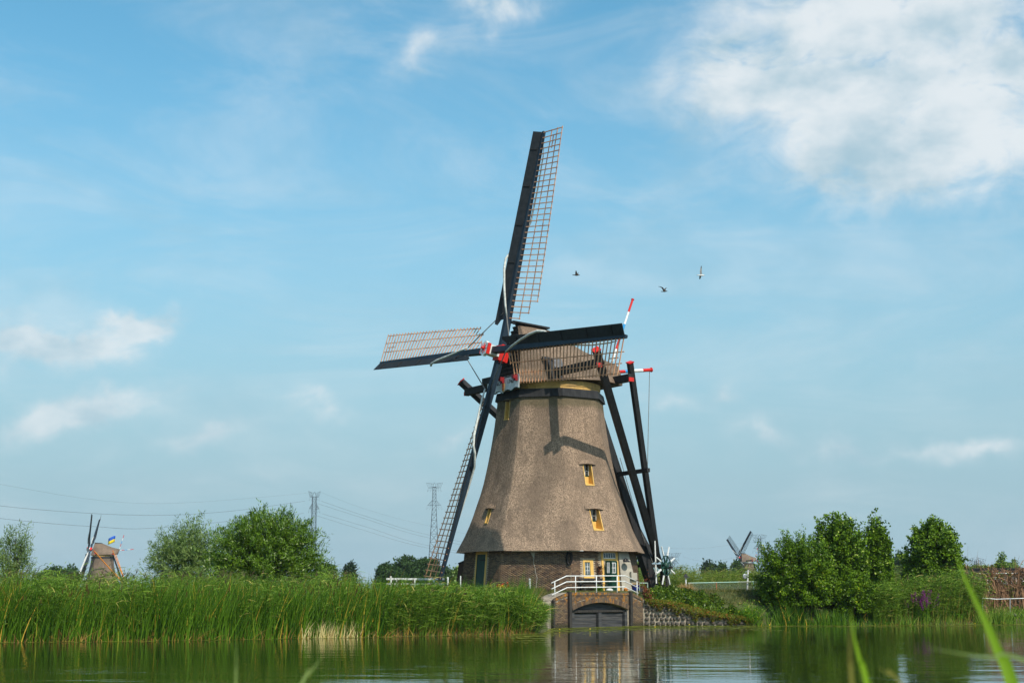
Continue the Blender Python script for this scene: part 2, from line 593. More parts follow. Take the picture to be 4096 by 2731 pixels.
pm('terracotta', (0.40, 0.16, 0.07), (0.30, 0.12, 0.06), 4, 0.8)
pm('blue_glaze', (0.012, 0.035, 0.22), (0.010, 0.028, 0.17), 3, 0.18, spec=0.6)
pm('stone_white', (0.72, 0.72, 0.68), (0.45, 0.45, 0.42), 4, 0.8, 0.4)
pm('felt_roof', (0.020, 0.021, 0.023), (0.032, 0.033, 0.035), 3, 0.85, 0.2)
pm('corrugated', (0.10, 0.10, 0.105), (0.055, 0.055, 0.06), 3, 0.6, c3=(0.20, 0.19, 0.18), s3=4, a3=0.4)
pm('shed_wall', (0.50, 0.50, 0.49), (0.30, 0.30, 0.29), 2, 0.8, c3=(0.10, 0.09, 0.08), s3=0.8, a3=0.8)
pm('dry_vine', (0.34, 0.19, 0.10), (0.20, 0.11, 0.06), 5, 0.9)
pm('tyre_rubber', (0.02, 0.02, 0.022), (0.03, 0.03, 0.03), 6, 0.85)
pm('ground', (0.040, 0.062, 0.014), (0.085, 0.085, 0.030), 1.1, 0.95, 0.4, 8, c3=(0.12, 0.095, 0.05), s3=0.35, a3=0.4)
pm('flag_blue', (0.02, 0.10, 0.46), (0.02, 0.09, 0.42), 4, 0.8)
pm('flag_yellow', (0.80, 0.62, 0.02), (0.74, 0.56, 0.02), 4, 0.8)
pm('bird_dark', (0.060, 0.048, 0.040), (0.035, 0.030, 0.026), 20, 0.9)
pm('bird_white', (0.75, 0.74, 0.70), (0.66, 0.65, 0.62), 20, 0.9)
pm('bird_grey', (0.32, 0.31, 0.29), (0.20, 0.20, 0.19), 20, 0.9)
pm('bill_yellow', (0.70, 0.42, 0.05), (0.6, 0.35, 0.05), 20, 0.7)
leafm('willow_leaf', (0.012, 0.042, 0.002), (0.165, 0.285, 0.014), (0.5, 0.56, 0.28), 0.22, 0.4, 0.90, 0.3)
leafm('willow_grey_leaf', (0.05, 0.105, 0.02), (0.24, 0.33, 0.09), (0.42, 0.5, 0.26), 0.25, 0.45, 0.90, 0.2)
leafm('poplar_leaf', (0.012, 0.044, 0.002), (0.185, 0.315, 0.012), (0.5, 0.58, 0.13), 0.2, 0.46, 0.90, 0.22)
leafm('bush_leaf', (0.010, 0.040, 0.002), (0.175, 0.300, 0.010), (0.48, 0.5, 0.03), 0.2, 0.38, 0.93, 0.22)
leafm('wood_leaf', (0.022, 0.056, 0.014), (0.064, 0.115, 0.030), None, 0.2, 0.6)
leafm('conifer_leaf', (0.015, 0.035, 0.016), (0.035, 0.060, 0.026), None, 0.1, 0.6)
leafm('cattail', (0.009, 0.042, 0.003), (0.125, 0.250, 0.016), (0.58, 0.36, 0.05), 0.22, 0.45, 0.955)
leafm('reed', (0.016, 0.068, 0.004), (0.23, 0.35, 0.04), (0.5, 0.4, 0.12), 0.22, 0.5, 0.955)
leafm('reed_far', (0.07, 0.125, 0.012), (0.23, 0.29, 0.05), (0.4, 0.32, 0.11), 0.28, 0.55, 0.93)
leafm('plume', (0.075, 0.055, 0.035), (0.13, 0.10, 0.06), None, 0.2, 0.8)
leafm('dry_reed', (0.22, 0.11, 0.03), (0.52, 0.32, 0.09), (0.14, 0.07, 0.03), 0.25, 0.7, 0.8)
leafm('seed_head', (0.06, 0.030, 0.014), (0.11, 0.055, 0.024), None, 0.05, 0.9)
leafm('straw', (0.62, 0.50, 0.22), (0.80, 0.68, 0.34), None, 0.25, 0.7)
leafm('short_grass', (0.07, 0.105, 0.020), (0.17, 0.16, 0.055), (0.32, 0.25, 0.10), 0.3, 0.6, 0.85)
leafm('hedge_leaf', (0.010, 0.042, 0.002), (0.120, 0.190, 0.008), (0.34, 0.34, 0.03), 0.15, 0.40, 0.965, 0.25)
leafm('creeper_leaf', (0.060, 0.100, 0.010), (0.210, 0.210, 0.020), (0.30, 0.09, 0.025), 0.3, 0.45, 0.84)
leafm('red_vine_leaf', (0.10, 0.028, 0.018), (0.22, 0.06, 0.025), (0.12, 0.14, 0.03), 0.25, 0.6, 0.85)
leafm('herb_leaf', (0.03, 0.11, 0.005), (0.16, 0.31, 0.018), (0.48, 0.52, 0.04), 0.28, 0.5, 0.93)
leafm('dry_leaf', (0.36, 0.22, 0.09), (0.55, 0.38, 0.17), None, 0.3, 0.7)
leafm('duckweed', (0.10, 0.14, 0.014), (0.24, 0.26, 0.035), (0.42, 0.40, 0.08), 0.1, 0.6, 0.92)
leafm('purple_petal', (0.17, 0.022, 0.16), (0.30, 0.05, 0.27), None, 0.3, 0.6)
leafm('red_petal', (0.55, 0.010, 0.010), (0.75, 0.03, 0.02), None, 0.3, 0.6)
leafm('yellow_petal', (0.75, 0.55, 0.01), (0.85, 0.68, 0.03), None, 0.3, 0.6)
leafm('white_petal', (0.75, 0.75, 0.72), (0.85, 0.85, 0.82), None, 0.3, 0.6)
leafm('near_blade', (0.17, 0.30, 0.014), (0.24, 0.40, 0.018), None, 0.45, 0.6, spec=0.15)
leafm('near_blade_pale', (0.26, 0.34, 0.10), (0.34, 0.42, 0.14), None, 0.45, 0.5)
leafm('near_blade_dry', (0.28, 0.24, 0.05), (0.34, 0.30, 0.08), None, 0.45, 0.5)

pm('lily_pad', (0.10, 0.17, 0.03), (0.07, 0.12, 0.02), 6, 0.5)
pm('lily_yellow', (0.85, 0.60, 0.02), (0.8, 0.55, 0.02), 6, 0.5)

# water
wm = bpy.data.materials.new('canal_water')
wm.use_nodes = True
t = NT(wm.node_tree)
out = t.add('ShaderNodeOutputMaterial')
p = t.add('ShaderNodeBsdfPrincipled')
t.link(p.outputs[0], out.inputs[0])
p.inputs['Base Color'].default_value = (0.016, 0.024, 0.006, 1)
p.inputs['Roughness'].default_value = 0.015
p.inputs['IOR'].default_value = 1.333
p.inputs['Specular IOR Level'].default_value = 0.5
pos = t.add('ShaderNodeNewGeometry').outputs['Position']
h1 = t.noise(t.mapping(pos, scale=(0.45, 1, 1)), 2.6, 3, 0.5, 0.4)
h2 = t.noise(t.mapping(pos, scale=(0.30, 1, 1), rot=(0, 0, 0.15)), 0.75, 3, 0.5)
gust = t.ramp(t.noise(t.mapping(pos, scale=(0.35, 1, 1), loc=(4, 2, 0)), 0.13, 3, 0.5), 0.40, 0.66)
hh = t.math('ADD', t.math('MULTIPLY', h1, t.math('MULTIPLY_ADD', gust, 0.75, 0.25)), t.math('MULTIPLY', h2, 1.4))
b = t.add('ShaderNodeBump')
b.inputs['Strength'].default_value = 0.21
b.inputs['Distance'].default_value = 0.05
t.link(hh, b.inputs['Height'])
t.link(b.outputs[0], p.inputs['Normal'])
MAT['water'] = wm

# ------------------------------------------------------------------ ground, water
SLA, SLB = np.array([2.09, 73.9]), np.array([7.2, 79.4])     # water line of the sluice front
SHX = np.array([-400, -120, -60, -40, -20, -13.6, -5.0, 1.42, 1.6, 1.9, 2.09, 7.2, 12.9, 19, 24, 31, 60, 130, 400])
SHY = np.array([30, 38, 46, 49, 52.6, 54.6, 59.9, 64.8, 68.0, 72.6, 73.9, 79.4, 79.9, 80.2, 81.5, 84.4, 92, 110, 170.0])
def shore(x): return np.interp(x, SHX, SHY)
def sst(a, b, x):
    q = np.clip((x - a) / (b - a), 0, 1)
    return q * q * (3 - 2 * q)
ZG = 1.85
def ground_z(x, y):
    x = np.asarray(x, float); y = np.asarray(y, float)
    d = y - shore(x)
    hard = sst(1.7, 2.1, x) * (1 - sst(12.8, 13.4, x))
    base = -0.9 + 1.15 * (sst(-1.5, 0.8, d) * (1 - hard) + sst(0.4, 0.8, d) * hard) + 0.25 * sst(1, 14, d)
    mx = sst(-13, -5, x) * (1 - 0.45 * sst(15, 20, x) - 0.5 * sst(21, 25, x))
    wl = sst(1.7, 2.3, x) * (1 - sst(6.9, 7.5, x))
    rise = sst(2.5, 9, d) * (1 - wl) * (1 - sst(6.9, 7.5, x)) + wl * sst(0.45, 1.1, d) + sst(6.9, 7.5, x) * (0.5 * sst(0.35, 1.1, d) + 0.5 * sst(0.8, 3.4, d))
    z = base + (ZG - 0.02 - base) * mx * rise * (1 - 0.6 * sst(130, 170, y))
    z = np.where(y < 16, -0.9 + 1.5 * (1 - sst(6.5, 10.5, y)), z)
    return z

xs = np.concatenate([np.linspace(-2600, -120, 20), np.linspace(-110, -24, 40), np.arange(-22, 34, 0.4), np.linspace(35, 120, 40), np.linspace(140, 2600, 20)])
ys = np.concatenate([np.linspace(-60, 4, 8), np.arange(5, 13, 0.8), np.linspace(14, 44, 10), np.arange(45, 96, 0.4), np.linspace(97, 170, 40), np.linspace(185, 3600, 30)])
GX, GY = np.meshgrid(xs, ys)
GZ = ground_z(GX, GY)
GZ = np.where((GY > 92) | (np.abs(GX) > 40), GZ, GZ + 0.05 * np.sin(GX * 1.7) * np.cos(GY * 1.3) * (GZ > 0.3))
nx, ny = len(xs), len(ys)
idx = np.arange(nx * ny).reshape(ny, nx)
F = np.stack([idx[:-1, :-1], idx[:-1, 1:], idx[1:, 1:], idx[1:, :-1]], -1).reshape(-1, 4)
g = np_mesh('ground', np.stack([GX, GY, GZ], -1).reshape(-1, 3), F, MAT['ground'], smooth=True, org=(0, 0, 0))
props(g, kind='structure')
wb = np_mesh('water', [(-700, 7, 0), (700, 7, 0), (700, 250, 0), (-700, 250, 0)], [(0, 1, 2, 3)], MAT['water'], org=(0, 0, 0))
props(wb, kind='structure')

# air: thin even haze round everything
hm = bpy.data.materials.new('haze_air')
hm.use_nodes = True
t = NT(hm.node_tree)
out = t.add('ShaderNodeOutputMaterial')
pv = t.add('ShaderNodeVolumePrincipled')
pv.inputs['Color'].default_value = (0.80, 0.90, 1.0, 1)
pv.inputs['Density'].default_value = 0.00009
pv.inputs['Anisotropy'].default_value = 0.2
t.link(pv.outputs[0], out.inputs['Volume'])
MAT['haze'] = hm
props(MB().abox(-2700, 2700, -120, 3700, -2.2, 95).build('haze', MAT['haze'], org=(0, 0, 0)), kind='stuff')

# ------------------------------------------------------------------ foliage helpers
def unit(a):
    return a / (np.linalg.norm(a, axis=-1, keepdims=True) + 1e-9)


def blades(P, D, L, W, B, seg=4, side=None, rng=RNG, taper=1.6):
    """curved blades: base P, direction D, length L, width W, bend vector B (times L t^2) -> V, F"""
    n = len(P)
    D = unit(D)
    if side is None:
        th = rng.uniform(0, math.pi, n)
        side = np.stack([np.cos(th), np.sin(th), np.zeros(n)], -1)
    side = side - (side * D).sum(-1, keepdims=True) * D
    side = unit(side)
    L = np.asarray(L)[:, None]
    W = np.asarray(W)[:, None]
    rows = []
    for i in range(seg + 1):
        tt = i / seg
        c = P + D * L * tt + B * L * tt * tt
        hw = W * 0.5 * max(0.04, (1 - tt ** taper))
        rows.append(c - side * hw)
        rows.append(c + side * hw)
    V = np.stack(rows, 1)
    base = (np.arange(n) * (2 * (seg + 1)))[:, None]
    f = []
    for i in range(seg):
        f.append(np.stack([base[:, 0] + 2 * i, base[:, 0] + 2 * i + 1, base[:, 0] + 2 * i + 3, base[:, 0] + 2 * i + 2], -1))
    Fq = np.stack(f, 1).reshape(-1, 4)
    return V.reshape(-1, 3), Fq, seg


class Leaves:
    """collects blades and diamond leaves of one object"""
    def __init__(self, rng=RNG):
        self.V, self.F, self.M, self.R = [], [], [], []
        self.n = 0
        self.rng = rng

    def add(self, V, F, per, mi=0, rnd=None):
        k = len(F) // per
        r = self.rng.random(k) if rnd is None else rnd
        self.V.append(V); self.F.append(F + self.n); self.n += len(V)
        self.M.append(np.full(len(F), mi)); self.R.append(np.repeat(r, per))

    def blade(self, P, D, L, W, B, seg=4, mi=0, side=None, rnd=None, taper=1.6):
        if len(P) == 0: return
        V, F, per = blades(np.asarray(P, float), np.asarray(D, float), L, W, B, seg, side, self.rng, taper)
        self.add(V, F, per, mi, rnd)

    def diamonds(self, P, A, L, W, mi=0, rnd=None, nrm=None):
        """leaf: base P, axis A, length L, width W"""
        n = len(P)
        A = unit(A)
        q = unit(self.rng.normal(size=(n, 3))) if nrm is None else nrm
        s = unit(np.cross(A, q))
        L = np.broadcast_to(np.asarray(L, float), (n,))[:, None]; W = np.broadcast_to(np.asarray(W, float), (n,))[:, None]
        V = np.stack([P, P + A * L * 0.45 + s * W / 2, P + A * L, P + A * L * 0.45 - s * W / 2], 1).reshape(-1, 3)
        F = np.arange(4 * n).reshape(n, 4)
        self.add(V, F, 1, mi, rnd)

    def build(self, name, mats, parent=None):
        return np_mesh(name, np.concatenate(self.V), np.concatenate(self.F), mats, parent, np.concatenate(self.M), rnd=np.concatenate(self.R))


def grow(name, label, base, cc, rad, leaf, mat, seed, n=220, per=110, up=0.5, start=0.3, jit=0.16, spread=0.10, droop=0.15, trunk_r=0.12, group=None, cat='tree', up_bias=0.15, twigs=True, lobes=None, floor=None, full=0.0):
    """tree or bush: limbs and shoots from the trunk, leaves along each shoot"""
    rng = np.random.default_rng(seed)
    base = np.array(base, float); cc = np.array(cc, float); rad = np.array(rad, float)
    t = thing(name, base, label, cat, group)
    # shoot ends on an uneven crown outline
    d = unit(rng.normal(size=(n, 3)) + np.array([0, 0, up_bias]))
    if lobes is None:
        lob = unit(rng.normal(size=(9, 3)))
        la = rng.uniform(-0.25, 0.28, 9)
    else:
        lob, la = lobes
    bump = 1 + (np.maximum(0, d @ lob.T - 0.55) * la * 2).sum(-1)
    r = rng.uniform(0.0, 1.0, n) ** 0.33
    r = np.where(rng.random(n) < 0.55, rng.uniform(0.86, 1.05, n), r)
    if full:
        q_ = np.linalg.norm(d[:, :2], axis=1) + 1e-6
        d[:, :2] *= np.where(d[:, 2] < 0.15, q_ ** (-full), 1.0)[:, None]
    E = cc + d * rad * (bump * r)[:, None] * (1 + rng.normal(0, jit * 0.4, n))[:, None]
    S = cc + rad * np.array([0.22, 0.22, 0.25]) * rng.normal(size=(n, 3)) + np.array([0, 0, -0.35]) * rad
    S = E + (S - E) * rng.uniform(0.35, 0.85, n)[:, None]
    S[:, 2] = np.maximum(S[:, 2], base[2] + 0.25)
    ax = E - S
    Ls = np.linalg.norm(ax, axis=1)
    dirs = unit(unit(ax) + np.array([0, 0, up]))
    lv = Leaves(rng)
    k = per
    tt = rng.uniform(start, 1.0, (n, k))
    upv = np.array([0, 0, 1.0])
    bend = ((E - S) - dirs * Ls[:, None])
    pos = S[:, None] + dirs[:, None] * (Ls[:, None] * tt)[..., None] + bend[:, None] * (tt ** 2)[..., None]
    pos += rng.normal(size=(n, k, 3)) * spread * (1.1 - 0.6 * tt)[..., None]
    pos = pos.reshape(-1, 3)
    axs = unit(np.repeat(dirs, k, 0) * 0.7 + rng.normal(size=(n * k, 3)) * 0.75 + np.array([0, 0, -droop]))
    keep = pos[:, 2] > (base[2] + 0.05 if floor is None else floor)
    pos, axs = pos[keep], axs[keep]
    m = len(pos)
    outw = unit((pos - cc) / rad)
    nr_ = unit(outw * 0.55 + rng.normal(size=(m, 3)) * 0.42 + np.array([0, 0, 0.65]))
    lv.diamonds(pos, axs, leaf[0] * rng.uniform(0.7, 1.25, m), leaf[1] * rng.uniform(0.75, 1.2, m), nrm=nr_, rnd=np.clip(0.62 * rng.random(m) + 0.38 * np.repeat(rng.random(n), k)[keep] + 0.06 * (rng.random(m) > 0.95), 0, 1))
    lv.build('crown', MAT[mat], t)
    b = MB()
    top = cc + np.array([0, 0, -0.1 * rad[2]])
    b.tube([base + np.array([0, 0, -0.2]), base * 0.6 + top * 0.4 + rng.normal(0, 0.06, 3), top], [trunk_r, trunk_r * 0.75, trunk_r * 0.4], 7)
    for i in rng.choice(n, min(n, 26 if twigs else 8), replace=False):
        b.tube([base * 0.75 + top * 0.25 + rng.normal(0, 0.05, 3), S[i], (S[i] + E[i]) / 2 + dirs[i] * Ls[i] * 0.06], [trunk_r * 0.35, trunk_r * 0.22, 0.012], 4)
    b.build('trunk', MAT['bark'], t)
    return t

# ------------------------------------------------------------------ windmills
PROF = [(13.66, 3.30), (13.1, 3.34), (12.7, 3.38), (11.6, 3.52), (10.44, 3.71), (9.3, 3.93), (8.2, 4.18), (7.5, 4.38), (6.84, 4.62), (6.2, 4.83), (5.63, 5.06), (5.1, 5.30), (4.75, 5.48), (4.4, 5.68), (4.12, 5.84)]
PZ = np.array([q[0] for q in PROF][::-1]); PR = np.array([q[1] for q in PROF][::-1])
C8, S8 = math.cos(math.pi / 8), math.sin(math.pi / 8)


def copy_part(o, parent, name=None):
    c = o.copy()
    COL.objects.link(c)
    c.parent = parent
    return c


def build_mill(C, zg, az, roll, octphi, label, tips=None, detail=True, braces='black_wood', curb='ochre_boards', board='dark_plank', thatch='thatch', lathm='lath', group=None):
    dz = zg - ZG
    nh = np.array([-math.sin(az), -math.cos(az), 0]); ph = np.array([math.cos(az), -math.sin(az), 0])
    C3 = np.array([C[0], C[1], 0.0])
    M = lambda s, w_, z: C3 + nh * s + ph * w_ + np.array([0, 0, z + dz])
    root = thing('windmill', (C[0], C[1], zg), label, 'windmill', group)

    def fpos(psi, u, z, off=0.0, R=None):
        R = np.interp(z, PZ, PR) if R is None else R
        nr = np.array([math.sin(psi), -math.cos(psi), 0]); tg = np.array([math.cos(psi), math.sin(psi), 0])
        return C3 + nr * (R * C8 + off) + tg * u + np.array([0, 0, z + dz])
    psis = [math.radians(octphi + 22.5 + 45 * k) for k in range(8)]
    # thatched body, one grid per face, window slots left open
    holes = {}
    if detail:
        zA = lambda py, Y: at(2300, py, Y)[2]
        holes = {0: [(-0.28, 0.36, zA(1938, 83.1), zA(1858, 83.1)), (-0.36, 0.36, zA(2118, 82.4), zA(2037, 82.4))],
                 6: [(-0.25, 0.27, 11.98, 13.08), (-0.16, 0.20, 5.80, 6.62)]}
    vs, fs = [], []
    for k, psi in enumerate(psis):
        hl = holes.get(k, [])
        zz = sorted(set([round(q, 3) for q in list(np.linspace(4.12, 13.22, 30 if detail else 10)) + [h for q in hl for h in q[2:]]]))
        us = sorted(set([round(h, 3) for q in hl for h in q[:2]] + ([-0.9, 0.9] if detail else [])))
        nc = len(us) + 4
        b = len(vs)
        for z in zz:
            R = np.interp(z, PZ, PR); hf = R * S8
            for ci in range(nc):
                if ci == 0: u, o = -hf, -0.05 * R / 4
                elif ci == 1: u, o = -hf + 0.3, 0
                elif ci == nc - 2: u, o = hf - 0.3, 0
                elif ci == nc - 1: u, o = hf, -0.05 * R / 4
                else: u, o = us[ci - 2], 0
                if o:
                    pt = fpos(psi, u, z); rd = pt - C3; rd[2] = 0; rd /= np.linalg.norm(rd)
                    pt = pt + rd * o
                else:
                    pt = fpos(psi, u, z)
                if detail: pt = pt + np.array([0, 0, 0.02 * math.sin(u * 3 + k)]) * (z < 4.2)
                vs.append(pt)
        for zi in range(len(zz) - 1):
            for ci in range(nc - 1):
                if any(ci >= 2 and ci - 1 < len(us) and us[ci - 2] >= q[0] - 1e-3 and us[ci - 1] <= q[1] + 1e-3 and zz[zi] >= q[2] - 2e-3 and zz[zi + 1] <= q[3] + 2e-3 for q in hl):
                    continue
                i = b + zi * nc + ci
                fs.append((i, i + 1, i + nc + 1, i + nc))
    # underside of the skirt
    for k, psi in enumerate(psis):
        b = len(vs)
        R = PR[0]
        vs += [fpos(psi, -R * S8, 4.12), fpos(psi, R * S8, 4.12), fpos(psi, 4.9 * S8, 4.24, R=4.9), fpos(psi, -4.9 * S8, 4.24, R=4.9)]
        fs.append((b, b + 3, b + 2, b + 1))
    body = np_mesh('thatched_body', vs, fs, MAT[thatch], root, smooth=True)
    # black boarded band and curb under the cap
    m = MB()
    for psi in psis:
        h0, h1 = 3.45, 3.34
        q = [fpos(psi, -h0 * S8, 13.17, R=h0), fpos(psi, h0 * S8, 13.17, R=h0), fpos(psi, h1 * S8, 13.66, R=h1), fpos(psi, -h1 * S8, 13.66, R=h1)]
        i0 = [fpos(psi, -3.2 * S8, 13.17, R=3.2), fpos(psi, 3.2 * S8, 13.17, R=3.2), fpos(psi, 3.0 * S8, 13.66, R=3.0), fpos(psi, -3.0 * S8, 13.66, R=3.0)]
        m.hexa([i0[0], i0[1], q[1], q[0], i0[3], i0[2], q[2], q[3]])
    m.build('eaves_board', MAT['black_wood'], root)
    m = MB()
    m.lathe(C3 + [0, 0, dz], [(3.02, 13.5), (3.02, 13.84), (3.05, 13.845), (3.05, 14.16), (2.6, 14.2)], 40)
    m.build('curb_ring', MAT[curb], root)
    # cap: loft along the axis
    secs = [(2.42, 3.42, 17.85, 1.72, 14.02), (1.9, 2.7, 17.84, 2.35, 14.08), (1.0, 1.6, 17.80, 2.95, 14.15), (0.1, 0.1, 17.68, 3.35, 14.22), (-1.2, -1.2, 17.15, 3.35, 14.28), (-2.5, -2.4, 16.62, 2.9, 14.32), (-3.8, -3.4, 16.28, 2.25, 14.36), (-5.1, -4.35, 15.98, 1.55, 14.40)]
    NP = 9
    vs, fs = [], []
    for (sr, se, zr, we, ze) in secs:
        for j in range(2 * NP + 1):
            q = (j - NP) / NP
            a = abs(q)
            wv = we * math.copysign(a ** 0.9, q) * (1 + 0.10 * math.sin(a * math.pi))
            z = zr + (ze - zr) * (a ** 1.12)
            s = sr + (se - sr) * a
            vs.append(M(s, wv, z))
    W2 = 2 * NP + 1
    for i in range(len(secs) - 1):
        for j in range(W2 - 1):
            a = i * W2 + j
            fs.append((a, a + W2, a + W2 + 1, a + 1))
    e = (len(secs) - 1) * W2
    for j in range(NP):       # back hip face, closed towards the middle
        fs.append((e + j, e + 2 * NP - j, e + 2 * NP - j - 1, e + j + 1)) if j < NP - 1 else fs.append((e + j, e + j + 2, e + j + 1, e + j + 1))
    fs = [f if len(set(f)) == 4 else (f[0], f[1], f[2], f[2]) for f in fs]
    # underside, set in
    b = len(vs)
    for (sr, se, zr, we, ze) in secs:
        vs += [M(se, -we, ze), M(se, -we + 0.35, ze + 0.02), M(se, we - 0.35, ze + 0.02), M(se, we, ze)]
    for i in range(len(secs) - 1):
        for j in range(3):
            a = b + i * 4 + j
            fs.append((a, a + 1, a + 5, a + 4))
    me = bpy.data.meshes.new('thatched_cap')
    me.from_pydata([tuple(v - ORG[root.name]) for v in vs], [], [tuple(dict.fromkeys(f)) for f in fs])
    me.materials.append(MAT['thatch_cap' if detail else thatch])
    me.polygons.foreach_set('use_smooth', np.array([i < (len(secs) - 1) * (W2 - 1) for i in range(len(fs))]))
    cap = link_mesh('thatched_cap', me, root)
    cap_w = lambda z: np.interp(z, [14.05, 17.85], [1.70, 0.12])
    cap_s = lambda z: np.interp(z, [14.05, 17.85], [3.40, 2.42])
    if detail:
        z = 14.35
        while z < 17.8:
            hw = cap_w(z) - 0.02
            MB().beam(M(cap_s(z) + 0.05, -hw, z), M(cap_s(z) + 0.05, hw, z), 0.05, 0.30, up=nh * 0.55 + np.array([0, 0, 1])).build('weatherboard', MAT['black_wood'], cap)
            z += 0.265
    else:
        MB().prism([M(3.38, -1.65, 14.1), M(3.38, 1.65, 14.1), M(2.44, 0.15, 17.8), M(2.44, -0.15, 17.8)], nh * 0.06).build('gable', MAT['black_wood'], cap)
    m = MB()
    m.beam(M(2.85, 0, 17.93), M(0.2, 0, 17.78), 0.5, 0.10)
    m.beam(M(2.9, -0.42, 17.72), M(2.9, 0, 17.98), 0.18, 0.07); m.beam(M(2.9, 0.42, 17.72), M(2.9, 0, 17.98), 0.18, 0.07)
    m.build('ridge_board', MAT['black_wood'], cap)
    # rotor frame
    tl, r_ = math.radians(11.54), roll
    n = nh * math.cos(tl) + np.array([0, 0, math.sin(tl)])
    v_ = np.array([0, 0, 1.0]) * math.cos(tl) - nh * math.sin(tl)
    e1 = ph * math.cos(r_) + v_ * math.sin(r_); e2 = -ph * math.sin(r_) + v_ * math.cos(r_)
    Hc = M(3.95, 0, 15.96)
    if detail: Hc = np.array([-0.95, 84.024, 15.96 + dz])
    FB, RB = Hc + n * 0.35, Hc - n * 0.35
    arms = [(RB, e2, e1, 'up'), (RB, -e2, -e1, 'dn'), (FB, -e1, e2, 'lf'), (FB, e1, -e2, 'rt')]
    frames = {}
    for P0, e, td, key in arms:
        tip = np.array(tips[key]) if tips else P0 + e * 14 + n * 0.45
        L = np.linalg.norm(tip - P0); e = (tip - P0) / L
        td = td - e * np.dot(td, e); td /= np.linalg.norm(td)
        nn = np.cross(e, td); nn = nn if np.dot(nn, n) > 0 else -nn
        frames[key] = (P0, e, td, nn, L)
    A = lambda f, r, a, b: f[0] + f[1] * r + f[2] * a + f[3] * b
    nxt = {'up': 'rt', 'rt': 'dn', 'dn': 'lf', 'lf': 'up'}
    for key, f in frames.items():
        P0, e, td, nn, L = f
        s = MB().beam(P0 - e * 0.2, P0 + e * L, 0.36, 0.42, up=nn, w2=0.17, h2=0.18).build('sail', MAT['navy_steel'], root)
        mb_ = -td * 0.85 + nn * 0.53
        mb_ /= np.linalg.norm(mb_)
        o = td * -0.06 + nn * 0.12
        Q = lambda r, d: P0 + e * r + o + mb_ * d
        whp = board if not (board == 'white_paint' and key != 'dn') else 'dark_plank'
        MB().prism([Q(1.95, 0.0), Q(2.12, 0.16), Q(2.06, 0.30), Q(1.86, 0.40), Q(1.72, 0.48), Q(1.78, 0.66), Q(L - 0.02, 0.60), Q(L - 0.05, 0.0)], np.cross(mb_, e) * 0.04).build('wind_board', MAT[whp], s)
        th = lambda r: math.radians(21) * max(0.0, (L - 0.5 - r) / 11.5) ** 0.9
        Lt = lambda r, c: P0 + e * r + td * (c * math.cos(th(r))) - nn * (c * math.sin(th(r)) + 0.03)
        laths = [(0.80, 33), (1.42, 32), (1.95, 30)]
        if detail:
            for q in (3.4, 5.7, 8.1, 10.6, 13.0):
                MB().beam(Q(q, 0.08) + nn * 0.03, Q(q, 0.55) + nn * 0.03, 0.05, 0.05, up=nn).build('batten', MAT['black_wood'], s)
            for i in range(34):
                r = L - 0.10 - i * 0.36
                c = 1.95 if i <= 30 else (1.42 if i <= 32 else 0.80)
                MB().beam(Lt(r, -0.10) + nn * 0.1, Lt(r, c + 0.11), 0.05, 0.045, up=nn).build('cross_bar', MAT[lathm], s)
            for c, last in laths:
                m = MB()
                rr = [L + 0.02 - q for q in np.linspace(0, last * 0.36 + 0.16, 12)]
                for a_, b_ in zip(rr[:-1], rr[1:]):
                    m.beam(Lt(a_, c) - nn * 0.04, Lt(b_, c) - nn * 0.04, 0.045, 0.04, up=nn)
                m.build('hem_lath', MAT[lathm], s)
            MB().beam(Lt(L - 0.40, 1.1) - nn * 0.04, Lt(L - 1.24, 1.1) - nn * 0.04, 0.045, 0.04, up=nn).build('short_lath', MAT[lathm], s)
            m = MB()
            path = [A(f, L - 0.85, 0.17, -0.05), A(f, L - 1.6, 0.20, -0.16), A(f, 10.6, 0.20, -0.22), A(f, 8.4, 0.05, -0.26), A(f, 7.0, -0.35, -0.06), A(f, 6.3, -0.68, 0.34), A(f, 5.9, -0.66, 0.56), A(f, 5.2, -0.50, 0.62), A(f, 4.0, -0.22, 0.52), A(f, 3.0, 0.06, 0.40), A(f, 2.3, 0.27, 0.28)]
            m.tube(path, [0.02, 0.04, 0.05, 0.06, 0.07, 0.075, 0.075, 0.075, 0.07, 0.065, 0.05], 7)
            m.build('furled_sailcloth', MAT['sailcloth'], s, smooth=True)
            g2 = frames[nxt[key]]
            MB().tube([A(f, 2.3, 0.27, 0.28), A(g2, 2.5, -0.25, 0.25)], [0.04, 0.022], 5).build('furling_rope', MAT['rope'], s)
        else:
            m = MB()
            for i in range(0, 34):
                r = L - 0.10 - i * 0.36
                m.beam(Lt(r, -0.1), Lt(r, 2.0 if i <= 30 else 1.2), 0.06, 0.05, up=nn)
            for c, last in laths:
                m.beam(Lt(L, c), Lt(L - last * 0.18, c), 0.06, 0.05, up=nn); m.beam(Lt(L - last * 0.18, c), Lt(L - last * 0.36, c), 0.06, 0.05, up=nn)
            m.build('lattice', MAT['black_wood'], s)
            MB().tube([A(f, 6.3, -0.6, 0.4), A(f, 4, -0.2, 0.5), A(f, 2.3, 0.25, 0.3)], 0.13, 5).build('furled_sailcloth', MAT['sailcloth'], s)
    # poll end with star, red rear box, windshaft
    m = MB()
    m.box(Hc + n * 0.33, e1 * 0.37, e2 * 0.29, n * 0.36, 2)
    m.box(Hc - n * 0.38, e1 * 0.34, e2 * 0.46, n * 0.33, 0)
    m.box(Hc - n * 0.60, e1 * 0.38, e2 * 0.50, n * 0.06, 0)
    m.box(Hc - n * 0.36, e1 * 0.20, e2 * 0.56, n * 0.16, 0)
    for sx in (-1, 1):
        m.box(Hc + n * 0.78 + e1 * 0.385 * sx, e1 * 0.022, e2 * 0.33, n * 0.11, 0)
